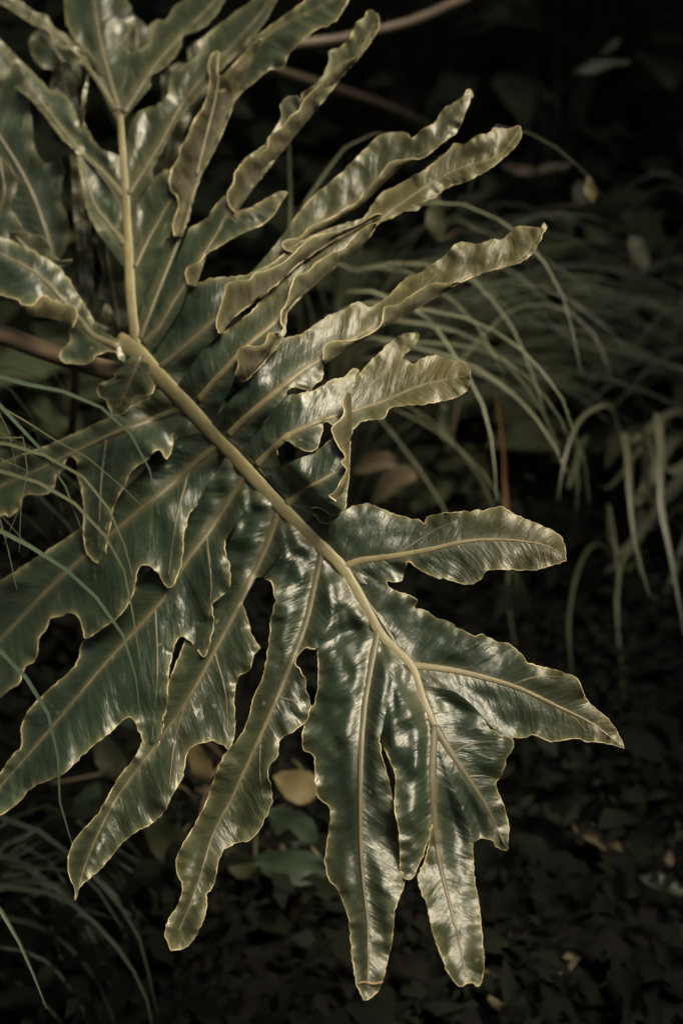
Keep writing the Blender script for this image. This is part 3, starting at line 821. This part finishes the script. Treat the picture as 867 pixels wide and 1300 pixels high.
for j, (ol, vn, dd) in enumerate([
    ([(176, 150), (198, 165), (207, 230), (216, 300), (206, 380), (186, 415), (176, 330), (170, 240)], [(184, 410), (193, 320), (188, 165)], 1.76),
    ([(118, 300), (135, 285), (152, 310), (160, 370), (158, 425), (140, 415), (126, 380), (130, 340)], [(152, 420), (140, 350), (132, 292)], 1.74),
    ([(205, 95), (232, 80), (248, 120), (236, 165), (222, 205), (205, 240), (196, 190), (206, 140)], [(206, 235), (218, 160), (230, 88)], 1.84),
    ([(-20, 190), (8, 205), (22, 235), (14, 262), (28, 292), (5, 310), (-20, 300)], [(-20, 300), (5, 250), (0, 200)], 1.72),
    ([(55, 30), (78, 55), (95, 70), (104, 105), (88, 112), (72, 90), (52, 84), (38, 55)], [(100, 108), (75, 70), (52, 38)], 1.90),
    ([(-20, 90), (10, 98), (30, 118), (20, 160), (-20, 175)], [(-20, 140), (5, 130), (25, 120)], 1.80),
    ([(168, 18), (190, 40), (186, 70), (172, 92), (160, 70)], [(170, 88), (174, 50), (170, 22)], 1.84),
    ([(240, 60), (268, 44), (282, 60), (270, 100), (250, 130), (236, 110)], [(246, 126), (258, 85), (270, 52)], 1.86)]):
    simple_lobe(leaf2, ol, vn, dd, 0.0, 0.0, 20 + j)
st_ = smooth([place([(67, 328)], 1.745)[0], place([(95, 420)], 1.80)[0], place([(90, 560)], 2.0)[0], ground_at(60, 700) + np.array([0, 0, -0.02])], 0.03)
mesh_obj('petiole', np.array(tube(st_, 0.006, None, 1, 8)[0]) - np.array(leaf2.location), tube(st_, 0.006, None, 1, 8)[1], M_PET, leaf2)

# ------------------------------------------------------------------ ground
gn = 90
xs = np.concatenate([[-60, -30, -12], np.linspace(-5, 5, gn), [12, 30, 60]])
ys = np.concatenate([[-60, -20, -6], np.linspace(-1, 9, gn), [20, 60, 120]])
V = [(x, y, 0.05 * noise.noise((x * 1.3, y * 1.3, 0)) + 0.02 * noise.noise((x * 6, y * 6, 3))) for y in ys for x in xs]
nx = len(xs)
F = [(j * nx + i, j * nx + i + 1, (j + 1) * nx + i + 1, (j + 1) * nx + i) for j in range(len(ys) - 1) for i in range(nx - 1)]
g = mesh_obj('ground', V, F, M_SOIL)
g['kind'] = 'structure'


# ------------------------------------------------------------------ grasses
def ribbon(path, width, fold=0.35, twist=0.0, tipw=0.06):
    """long tapering blade with a V cross-section; path (n,3)"""
    path = np.asarray(path, float)
    n = len(path)
    t = np.gradient(path, axis=0)
    t /= np.maximum(np.linalg.norm(t, axis=1), 1e-9)[:, None]
    upv = np.array([0.05, -0.45, 0.9])
    s_ = np.cross(t, upv)
    s_ /= np.maximum(np.linalg.norm(s_, axis=1), 1e-9)[:, None]
    n_ = np.cross(s_, t)
    u = np.linspace(0, 1, n)
    w_ = width * np.minimum(1, 0.55 + u * 2) * np.clip((1 - u) ** 0.6 * 1.25, tipw, 1)
    a = twist * u
    sx = s_ * np.cos(a)[:, None] + n_ * np.sin(a)[:, None]
    nx_ = n_ * np.cos(a)[:, None] - s_ * np.sin(a)[:, None]
    V = []
    for i in range(n):
        V += [path[i] - sx[i] * w_[i] / 2 + nx_[i] * w_[i] * fold * 0.5, path[i], path[i] + sx[i] * w_[i] / 2 + nx_[i] * w_[i] * fold * 0.5]
    F = []
    for i in range(n - 1):
        b = 3 * i
        F += [(b, b + 1, b + 4, b + 3), (b + 1, b + 2, b + 5, b + 4)]
    return np.array(V), F


def add_blade(parent, path, width, mat, twist=0.0, fold=0.35):
    V, F = ribbon(path, width, fold, twist)
    return mesh_obj('blade', V - np.array(parent.location), F, mat, parent)


def traced(pts, D, root=None, n=16):
    p = place([q[:2] for q in pts], [q[2] for q in pts] if len(pts[0]) > 2 else np.linspace(D[0], D[1], len(pts)))
    if root is not None:
        mid = (np.asarray(root) * 0.45 + p[0] * 0.55) + np.array([0, 0, 0.10])
        p = np.vstack([[root], [mid], p])
    q = smooth(p, 0.004)
    idx = np.linspace(0, len(q) - 1, max(n, 10)).astype(int)
    return q[idx]


root1 = ground_at(420, 640)
G1 = empty('grass_clump', 'arching pale grey-green grass clump fanning out behind the large leaf', 'grass', loc=tuple(root1))
T1 = [
    ([(470, 285), (538, 259), (592, 261), (650, 290), (685, 326), (717, 384), (737, 473)], (2.0, 1.85), 6),
    ([(430, 395), (490, 386), (547, 395), (596, 406), (645, 431), (681, 464), (712, 504), (727, 545)], (2.0, 1.8), 8),
    ([(440, 370), (529, 393), (560, 428), (596, 482), (618, 531), (627, 589), (630, 638)], (2.0, 1.8), 8),
    ([(470, 440), (569, 437), (627, 451), (672, 482), (708, 527), (722, 560)], (2.05, 1.85), 7),
    ([(520, 330), (605, 357), (636, 384), (663, 415)], (1.95, 1.85), 6),
    ([(560, 480), (632, 406), (658, 390), (690, 386), (721, 395), (757, 430), (775, 480)], (2.2, 2.1), 6),
    ([(480, 410), (560, 415), (620, 440), (668, 490), (700, 545), (715, 600)], (2.05, 1.9), 8),
    ([(450, 350), (520, 335), (590, 350), (640, 400), (670, 460), (690, 520)], (2.1, 1.9), 7),
    ([(460, 430), (540, 445), (600, 465), (650, 500), (690, 545), (720, 600)], (2.1, 1.95), 9),
    ([(470, 455), (560, 460), (620, 480), (672, 520), (712, 575)], (2.15, 2.0), 6),
    ([(400, 330), (455, 345), (500, 340), (560, 370), (610, 420), (640, 480)], (2.1, 1.95), 7),
    ([(370, 300), (400, 240), (440, 185), (480, 168), (505, 170)], (1.95, 1.85), 10),
    ([(372, 330), (370, 260), (368, 190), (366, 120)], (2.0, 1.95), 12),
    ([(480, 500), (540, 530), (590, 580), (625, 640), (640, 690)], (2.15, 2.0), 6),
    ([(500, 520), (570, 560), (620, 610), (650, 670), (655, 760)], (2.15, 2.05), 6),
    ([(470, 520), (520, 580), (560, 640), (590, 700)], (2.2, 2.1), 7),
    ([(560, 280), (600, 290), (660, 310), (720, 345), (760, 370)], (2.15, 2.1), 5),
    ([(590, 250), (630, 160), (670, 168), (710, 190), (745, 222), (763, 248)], (1.95, 1.85), 5),
]
for pts, D, wd in T1:
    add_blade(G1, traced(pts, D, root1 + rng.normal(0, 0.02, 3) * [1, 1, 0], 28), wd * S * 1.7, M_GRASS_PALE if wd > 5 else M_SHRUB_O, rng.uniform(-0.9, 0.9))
# more, free-growing blades from the same root
for i in range(80):
    az = rng.uniform(-0.45, 0.7)          # mostly towards the right
    ln = rng.uniform(0.45, 0.95)
    lean = rng.uniform(0.5, 1.0)
    u = np.linspace(0, 1, 14)
    dirv = np.array([math.cos(az), -math.sin(az) * 0.9, 0])
    hgt = ln * (1.15 - 0.55 * lean)
    path = root1 + rng.normal(0, 0.035, 3) * [1, 1, 0] + dirv * (ln * lean * u ** 1.5)[:, None] + np.array([0, 0, 1.0]) * (hgt * (u * 1.75 - 1.05 * u ** 2.6))[:, None]
    path[:, 2] = np.maximum(path[:, 2], 0.02)
    add_blade(G1, path, rng.uniform(0.004, 0.009), [M_GRASS_PALE, M_GRASS_DARK, M_GRASS_DARK, M_GRASS_DEEP][int(rng.integers(4))], rng.uniform(-1.2, 1.2))
add_blade(G1, traced([(648, 680), (641, 620), (638, 560), (627, 492)], (2.2, 2.1), ground_at(640, 760), 24), 12 * S, M_GRASS_RUST, 0.3)

root2 = ground_at(900, 560)
G2 = empty('grass_clump', 'broad bladed grass clump drooping beside the pale arching grass clump', 'grass', loc=tuple(root2))
T2 = [
    ([(800, 560, 2.3), (775, 520, 2.2), (757, 518, 2.1), (734, 536, 2.03), (717, 580, 1.98), (708, 634, 1.97)], None, 11),
    ([(805, 640, 2.35), (797, 570, 2.28), (792, 550, 2.15), (796, 580, 2.05), (800, 640, 2.0), (806, 690, 1.98), (824, 757, 1.97)], None, 15),
    ([(850, 600, 2.35), (838, 540, 2.25), (835, 528, 2.12), (838, 580, 2.03), (838, 640, 1.98), (850, 700, 1.95), (868, 805, 1.93)], None, 15),
    ([(835, 640, 2.4), (815, 560, 2.3), (820, 548, 2.2), (830, 590, 2.1), (842, 660, 2.05)], None, 11),
    ([(770, 620, 2.4), (735, 560, 2.2), (742, 590, 2.1), (748, 640, 2.05)], None, 6),
    ([(720, 620, 2.4), (727, 545, 2.25), (733, 600, 2.15), (731, 650, 2.1)], None, 6),
    ([(790, 700, 2.4), (772, 640, 2.3), (779, 680, 2.2), (785, 740, 2.15)], None, 13),
    ([(800, 720, 2.5), (760, 690, 2.4), (735, 720, 2.3), (722, 790, 2.25), (726, 860, 2.2)], None, 9),
    ([(840, 760, 2.5), (800, 700, 2.4), (783, 760, 2.3), (792, 890, 2.25)], None, 9),
    ([(700, 790, 2.5), (652, 720, 2.35), (645, 760, 2.3), (655, 830, 2.25)], None, 8),
]
for pts, D, wd in T2:
    add_blade(G2, traced(pts, D, root2 + rng.normal(0, 0.15, 3) * [1, 1, 0], 34), wd * S * 1.9, M_GRASS_DIM if wd > 10 else M_GRASS_DARK, rng.uniform(-0.5, 0.5), 0.2)
for i in range(50):
    az = rng.uniform(2.0, 4.6)
    ln = rng.uniform(0.4, 0.95)
    lean = rng.uniform(0.3, 1.0)
    u = np.linspace(0, 1, 14)
    dirv = np.array([math.cos(az), -abs(math.sin(az)) * 0.8, 0])
    path = root2 + rng.normal(0, 0.05, 3) * [1, 1, 0] + dirv * (ln * lean * u ** 1.5)[:, None] + np.array([0, 0, 1.0]) * (ln * (1.1 - 0.5 * lean) * (u * 1.75 - 1.1 * u ** 2.6))[:, None]
    path[:, 2] = np.maximum(path[:, 2], 0.02)
    add_blade(G2, path, rng.uniform(0.005, 0.011), M_GRASS_DEEP, rng.uniform(-1, 1))

root3 = ground_at(-260, 900)
G3 = empty('grass_clump', 'slender dark grass blades crossing over the shaded lobes near the petiole', 'grass', loc=tuple(root3))
T3 = [
    ([(-40, 486), (0, 485), (50, 490), (100, 503), (133, 520), (160, 543), (183, 577), (197, 620), (203, 653)], (1.50, 1.46), 8, 0),
    ([(-40, 505), (0, 523), (27, 543), (50, 567), (73, 600), (93, 637), (103, 670)], (1.46, 1.44), 9, 0),
    ([(-40, 560), (0, 563), (33, 568), (67, 583), (100, 600), (133, 637), (153, 677), (170, 727), (174, 750)], (1.46, 1.42), 7, 1),
    ([(-40, 590), (0, 598), (50, 613), (87, 633), (117, 660), (143, 693), (157, 720), (167, 767), (173, 810), (178, 837)], (1.45, 1.42), 7, 1),
    ([(-40, 670), (7, 680), (37, 693), (67, 710), (100, 737), (133, 770), (157, 807), (170, 843), (177, 893), (180, 923)], (1.44, 1.40), 8, 0),
    ([(-40, 800), (0, 825), (27, 853), (53, 887), (70, 933), (76, 983), (77, 1033), (83, 1060), (92, 1072)], (1.42, 1.40), 8, 0),
    ([(-30, 515), (53, 552), (100, 573), (143, 607), (186, 647)], (1.47, 1.43), 3, 1),
    ([(-30, 560), (35, 560), (32, 613), (27, 647), (25, 702)], (1.45, 1.42), 3, 1),
    ([(-30, 590), (38, 600), (25, 647), (5, 692)], (1.44, 1.42), 3, 1),
    ([(-30, 600), (0, 657), (13, 707), (22, 749)], (1.44, 1.42), 4, 1),
    ([(-30, 540), (20, 560), (38, 545), (53, 541)], (1.5, 1.48), 3, 1),
    ([(-30, 520), (5, 530), (15, 570), (23, 600)], (1.46, 1.44), 3, 1),
    ([(-30, 640), (7, 660), (25, 680), (37, 693)], (1.47, 1.46), 3, 1),
]
for pts, D, wd, c in T3:
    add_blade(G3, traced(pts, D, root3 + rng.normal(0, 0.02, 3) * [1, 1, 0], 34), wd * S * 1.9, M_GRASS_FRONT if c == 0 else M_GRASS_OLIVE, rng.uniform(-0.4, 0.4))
for i in range(16):
    y0 = rng.uniform(440, 640)
    x1, y1 = rng.uniform(40, 190), y0 + rng.uniform(-20, 120)
    add_blade(G3, traced([(-40, y0), (x1 * 0.5, (y0 + y1) / 2 - rng.uniform(5, 40)), (x1, y1)], (1.85, 1.75), root3 + rng.normal(0, 0.03, 3) * [1, 1, 0], 18), rng.uniform(4, 9) * S, M_GRASS_DEEP, rng.uniform(-1, 1))

root4 = ground_at(-120, 1330)
G4 = empty('grass_clump', 'dark grass tuft in the shade under the long drooping lobes', 'grass', loc=tuple(root4))
T4 = [
    ([(-20, 1130), (0, 1153), (30, 1206), (60, 1281)], (1.50, 1.46), 10),
    ([(-30, 1025), (0, 1038), (50, 1056), (90, 1086), (140, 1136), (175, 1186), (200, 1286)], (1.75, 1.7), 11),
    ([(-30, 1120), (0, 1126), (75, 1138), (135, 1186), (180, 1251), (195, 1310)], (1.75, 1.7), 11),
    ([(-30, 1080), (40, 1100), (110, 1115), (165, 1195)], (1.85, 1.8), 8),
    ([(-30, 1160), (60, 1180), (120, 1240), (150, 1310)], (1.85, 1.8), 10),
    ([(-30, 1240), (30, 1250), (80, 1300)], (1.85, 1.8), 10),
    ([(-30, 1200), (50, 1215), (100, 1270), (112, 1310)], (1.8, 1.8), 8),
    ([(60, 1120), (110, 1170), (140, 1250), (150, 1310)], (1.9, 1.85), 14),
]
for pts, D, wd in T4:
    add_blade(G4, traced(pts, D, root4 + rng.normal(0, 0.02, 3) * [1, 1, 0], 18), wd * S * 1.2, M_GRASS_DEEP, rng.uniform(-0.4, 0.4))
for i in range(30):
    x0, y0 = rng.uniform(-30, 120), rng.uniform(1020, 1280)
    add_blade(G4, traced([(x0 - 60, y0 + 30), (x0, y0), (x0 + 70, y0 + rng.uniform(20, 60)), (x0 + rng.uniform(90, 160), y0 + rng.uniform(90, 200))], (1.95, 1.9), root4 + rng.normal(0, 0.04, 3) * [1, 1, 0], 14), rng.uniform(5, 10) * S, M_GRASS_DEEP, rng.uniform(-1, 1))


# ------------------------------------------------------------------ round-leaved shrub under the leaf, dead leaves, background plants
def leaf_blade(length, width, cup=0.2, bend=0.3, nu=9, nv=6, point=1.0):
    V, F = [], []
    for i in range(nu):
        u = i / (nu - 1)
        uu = min(1.0, u * 0.985 + 0.012)
        hw = width / 2 * (uu ** 0.62) * ((1 - uu) ** 0.85) / 0.506 * (1 + 0.07 * math.sin(u * 23 + length * 900))
        for j in range(nv + 1):
            v = j / nv * 2 - 1
            wv = 0.04 * length * math.sin(u * 9 + v * 2)* abs(v)
            V.append((hw * v, u * length, -bend * length * u * u + cup * abs(v) * hw + wv))
    for i in range(nu - 1):
        for j in range(nv):
            a = i * (nv + 1) + j
            F.append((a, a + 1, a + nv + 2, a + nv + 1))
    return V, F


def set_leaf(parent, px, py, D, size_px, ang, tilt, mat, ratio=0.75, roll=0.0, name='leaf', stem_to=None, point=1.0, cup=0.15, bend=0.12):
    """leaf of about size_px long centred near the pixel, lying across the view; returns object"""
    ln = size_px * D / FPX
    V, F = leaf_blade(ln, ln * ratio, cup, bend, point=point)
    V = np.array(V) - [0, ln / 2, 0]
    from mathutils import Matrix
    m = Matrix.Rotation(ang, 3, 'Z') @ Matrix.Rotation(tilt, 3, 'X') @ Matrix.Rotation(roll, 3, 'Y')
    V = V @ np.array(m).T
    W = V[:, 0:1] * RIGHT + V[:, 1:2] * UP + V[:, 2:3] * (-FWD)
    c = place([(px, py)], D)[0]
    base = c + (W[:7].mean(0))
    off = np.array(parent.location)
    ob = mesh_obj(name, W + c - off, F, mat, parent)
    if stem_to is not None:
        q = smooth([base, base * 0.5 + np.asarray(stem_to) * 0.5 + [0, 0, 0.05], np.asarray(stem_to)], 0.02)
        tv, tf = tube(q, 0.0016, None, 1, 6)
        mesh_obj('stalk', np.array(tv) - off, tf, M_STEM, ob)
    return ob


shroot = ground_at(330, 1020)
SH = empty('low_shrub', 'low shrub with rounded green and yellowing leaves beneath the large leaf', 'shrub', loc=tuple(shroot))
for px, py, D, sz, a, ti, mt, ra in [
    (377, 997, 1.85, 62, 1.2, 0.5, M_SHRUB_Y, 0.95), (253, 966, 1.85, 60, 0.4, 0.6, M_SHRUB_Y, 0.6), (138, 960, 1.85, 70, 0.5, 0.3, M_SHRUB_O, 0.7),
    (370, 1048, 1.92, 75, 1.0, 0.4, M_SHRUB, 0.8), (368, 1100, 1.9, 110, 1.45, 0.3, M_SHRUB, 0.55), (303, 1095, 1.9, 55, 0.8, 0.3, M_SHRUB_O, 0.8),
    (213, 1070, 1.9, 85, 0.9, 0.3, M_SHRUB_O, 0.8), (205, 1040, 2.0, 80, 0.2, 0.2, M_SHRUB, 0.8), (110, 1020, 2.0, 60, -0.6, 0.4, M_SHRUB, 0.7),
    (345, 1160, 1.95, 85, 0.0, 0.2, M_SHRUB_O, 0.5), (380, 1160, 1.95, 80, 0.3, 0.3, M_DRY, 0.4), (270, 1290, 1.95, 70, 1.4, 0.3, M_SHRUB_O, 0.6),
    (350, 1290, 1.95, 70, -1.2, 0.3, M_SHRUB_O, 0.6), (335, 950, 2.15, 80, 0.4, 0.3, M_SHRUB, 0.7), (160, 900, 2.0, 70, 0.8, 0.3, M_SHRUB, 0.7), (60, 960, 2.05, 70, 0.1, 0.3, M_SHRUB, 0.7),
    (300, 1215, 2.0, 70, 0.6, 0.3, M_DRY, 0.35), (255, 1140, 2.02, 80, -0.5, 0.3, M_SHRUB, 0.6), (400, 1205, 2.05, 70, 0.9, 0.3, M_SHRUB, 0.6)]:
    set_leaf(SH, px, py, D, sz, a, ti - 0.3, mt, ra, rng.uniform(-0.3, 0.3), stem_to=shroot + rng.normal(0, 0.03, 3) * [1, 1, 0])

# dead tan leaves caught in the grass
for px, py, D, sz, a, lab in [(478, 588, 2.3, 52, 1.5, 'smaller curled tan dead leaf resting above another in the pale grass'), (500, 612, 2.25, 62, 1.9, 'larger curled tan dead leaf just below another in the pale grass')]:
    o = set_leaf(G1, px, py, D, sz, a, 0.2, M_DRY, 0.75, 0.5, 'dead_leaf', cup=0.9, bend=0.6)
    o.parent = None
    o.location = G1.location
    o['label'] = lab
    o['category'] = 'leaf'
    o['group'] = 'dead leaves caught in the grass'

# fallen leaves lying on the soil
fall = [(755, 1065, 75, 0.9, 'tan fallen leaf lying alone on dark soil'), (625, 1200, 50, 2.0, 'small fallen leaf on soil beside the torn leaf tip'), (845, 1085, 34, 0.2, 'tiny fallen leaf on dark soil beside the round grey-green one'),
        (840, 1125, 60, 1.2, 'round grey-green fallen leaf lying on dark soil'), (620, 1255, 60, 0.4, 'pale streaked fallen leaf below the torn leaf tip'), (720, 1225, 45, 2.5, 'faint brown fallen leaf among dark litter')]
for i, (px, py, sz, a, lab) in enumerate(fall):
    c = ground_at(px, py, 0.045)
    ln = sz * 2.1 / FPX
    V, F = leaf_blade(ln, ln * 0.55, 0.35, -0.1)
    V = np.array(V) - [0, ln / 2, 0]
    ca, sa = math.cos(a), math.sin(a)
    V = np.stack([V[:, 0] * ca - V[:, 1] * sa, V[:, 0] * sa + V[:, 1] * ca, V[:, 2]], 1)
    o = mesh_obj('fallen_leaf', V, F, M_DRY if i != 3 else M_SHRUB)
    o.location = tuple(c)
    o['label'] = lab
    o['category'] = 'leaf'
    o['group'] = 'fallen leaves on the soil'


# litter and undergrowth: uncountable small leaves
def leaf_cloud(name, n, sampler, size, mat, label, cat, tilt=1.0):
    V, F = [], []
    for i in range(n):
        c = np.array(sampler())
        s = size * min(2.6, rng.lognormal(-0.05, 0.5))
        a = rng.uniform(0, 2 * math.pi)
        d = np.array([math.cos(a), math.sin(a), rng.uniform(-0.7, 0.4) * tilt])
        d /= np.linalg.norm(d)
        sd2 = np.cross(d, np.array([rng.normal(0, 0.5) * tilt, rng.normal(0, 0.5) * tilt, 1]))
        sd2 /= np.linalg.norm(sd2)
        nn = np.cross(sd2, d)
        b = len(V)
        wd = s * rng.uniform(0.18, 0.32)
        V += [c, c + d * s * .45 + sd2 * wd + nn * wd * .3, c + d * s * .5, c + d * s * .45 - sd2 * wd + nn * wd * .3, c + d * s - nn * s * .12]
        F += [(b, b + 2, b + 1), (b, b + 3, b + 2), (b + 1, b + 2, b + 4), (b + 2, b + 3, b + 4)]
    o = mesh_obj(name, V, F, mat)
    o['kind'] = 'stuff'
    o['label'] = label
    o['category'] = cat
    return o


def s_litter():
    return (rng.uniform(-2.5, 2.5), rng.uniform(0.6, 5), rng.uniform(0.03, 0.08))


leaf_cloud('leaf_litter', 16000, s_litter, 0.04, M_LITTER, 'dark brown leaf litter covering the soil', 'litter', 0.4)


def s_under():
    x, y = rng.uniform(-2.6, 2.6), rng.uniform(2.3, 5.2)
    h = 0.12 + 0.28 * max(0, y - 2.0)
    return (x, y, 0.05 + abs(rng.normal(0, 0.5)) * h)


leaf_cloud('undergrowth', 11000, s_under, 0.11, M_BACK, 'dense dark undergrowth filling the shade behind the large leaf', 'undergrowth')


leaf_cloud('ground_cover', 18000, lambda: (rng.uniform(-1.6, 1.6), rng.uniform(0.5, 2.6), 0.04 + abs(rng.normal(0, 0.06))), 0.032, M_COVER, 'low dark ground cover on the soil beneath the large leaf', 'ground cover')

# background fern: stems and leaflets
def fern(rootp, label, n, hgt, spread, seed):
    r_ = np.random.default_rng(seed)
    e = empty('fern', label, 'fern', 'ferns in the dark background', loc=tuple(rootp))
    for i in range(n):
        az = r_.uniform(0, 2 * math.pi)
        u = np.linspace(0, 1, 16)
        h = hgt * r_.uniform(0.7, 1.1)
        sp = spread * r_.uniform(0.3, 1.0)
        d = np.array([math.cos(az), math.sin(az), 0])
        path = rootp + d * (sp * u ** 1.7)[:, None] + np.array([0, 0, 1]) * (h * (1.4 * u - 0.5 * u ** 3))[:, None]
        tv, tf = tube(path, np.linspace(0.008, 0.002, 16), None, 1, 6)
        st = mesh_obj('frond_stem', np.array(tv) - rootp, tf, M_STEM, e)
        V, F = [], []
        tg = np.gradient(path, axis=0)
        for j in range(5, 16):
            for q in range(2):
                uu = j + q * 0.5
                p0 = path[min(15, int(uu))]
                t = tg[min(15, int(uu))]
                t = t / np.linalg.norm(t)
                s_ = np.cross(t, [0, 0, 1]) + 1e-6
                s_ /= np.linalg.norm(s_)
                ll = 0.22 * hgt * (1 - abs(j - 9) / 9) + 0.03
                for sg in (-1, 1):
                    dd = s_ * sg + t * 0.5 + np.array([0, 0, -0.25])
                    dd /= np.linalg.norm(dd)
                    b = len(V)
                    V += [p0, p0 + dd * ll * 0.5 + t * ll * 0.08, p0 + dd * ll, p0 + dd * ll * 0.5 - t * ll * 0.08]
                    F += [(b, b + 1, b + 2, b + 3)]
        mesh_obj('leaflets', np.array(V) - rootp, F, M_FERN, st)['kind'] = 'stuff'
    return e


fern(ground_at(700, 320), 'tallest dark fern with brown stems behind the pale grass clump', 14, 1.3, 0.8, 1)
fern(ground_at(880, 350), 'dark fern growing behind the broad bladed grass clump', 12, 1.0, 0.8, 2)
fern(ground_at(540, 290), 'dark fern in the deep shade behind the upper lobes', 12, 1.2, 0.9, 3)

# a few larger leaves and a bare branch in the upper background
BR = empty('background_shrub', 'dim background shrub with a bare brown branch and hanging olive leaves', 'shrub', loc=tuple(ground_at(620, 330)))
brr = np.array(BR.location)
q = smooth([brr, place([(300, 90)], 2.3)[0] * 0.3 + brr * 0.7 + [0, 0, .2], place([(330, 78)], 2.25)[0], place([(430, 50)], 2.2)[0], place([(520, 28)], 2.2)[0], place([(595, -5)], 2.2)[0]], 0.03)
tv, tf = tube(q, np.linspace(0.012, 0.008, len(q)), None, 1, 8)
mesh_obj('branch', np.array(tv) - brr, tf, M_PET, BR)
for px, py, D, sz, a, mt, ra in [(765, 82, 2.5, 75, -1.35, M_SHRUB_O, 0.3), (748, 240, 1.95, 34, 0.2, M_SHRUB_Y, 0.6), (553, 275, 2.1, 60, 0.1, M_SHRUB_O, 0.6), (810, 320, 2.4, 50, 0.3, M_SHRUB_O, 0.7),
                         (565, 540, 2.3, 60, 0.2, M_SHRUB_O, 0.4), (660, 215, 2.6, 45, 1.4, M_DRY, 0.4), (700, 212, 2.6, 50, 1.7, M_DRY, 0.3), (776, 58, 2.7, 30, -0.9, M_SHRUB_O, 0.4), (735, 245, 2.6, 34, 0, M_SHRUB_O, 0.6)]:
    set_leaf(BR, px, py, D, sz, a, 0.1, mt, ra, rng.uniform(-0.4, 0.4), stem_to=brr)


# ------------------------------------------------------------------ added unseen canopy to block light, its gap shaped to light the leaf
GAP = (0.62, 0.75, 1.1, 1.4)


def s_canopy():
    while True:
        x, y = rng.uniform(-5.5, 5.5), rng.uniform(-4.5, 6.5)
        e = ((x - GAP[0]) / GAP[2]) ** 2 + ((y - GAP[1]) / GAP[3]) ** 2
        if e > 1 + 0.25 * noise.noise((x * 2, y * 2, 1)):
            return (x, y, 2.45 + rng.uniform(0, 0.7) + 0.06 * (x * x + y * y) ** 0.5)


leaf_cloud('added_canopy', 11000, s_canopy, 0.34, M_BLOCKER, 'unseen leafy canopy added overhead to block light, with a gap above the large leaf', 'canopy')


def s_leaf_wall():
    a = rng.uniform(0, 2 * math.pi)
    r = rng.uniform(5.0, 6.0)
    return (r * math.cos(a), 1.0 + r * math.sin(a), rng.uniform(0, 3.2))


leaf_cloud('added_leaf_wall', 9000, s_leaf_wall, 0.4, M_BLOCKER, 'dense dark leaf wall added all round to block low sky light', 'thicket')  # added ring of leaves, keeps low light from the sides out
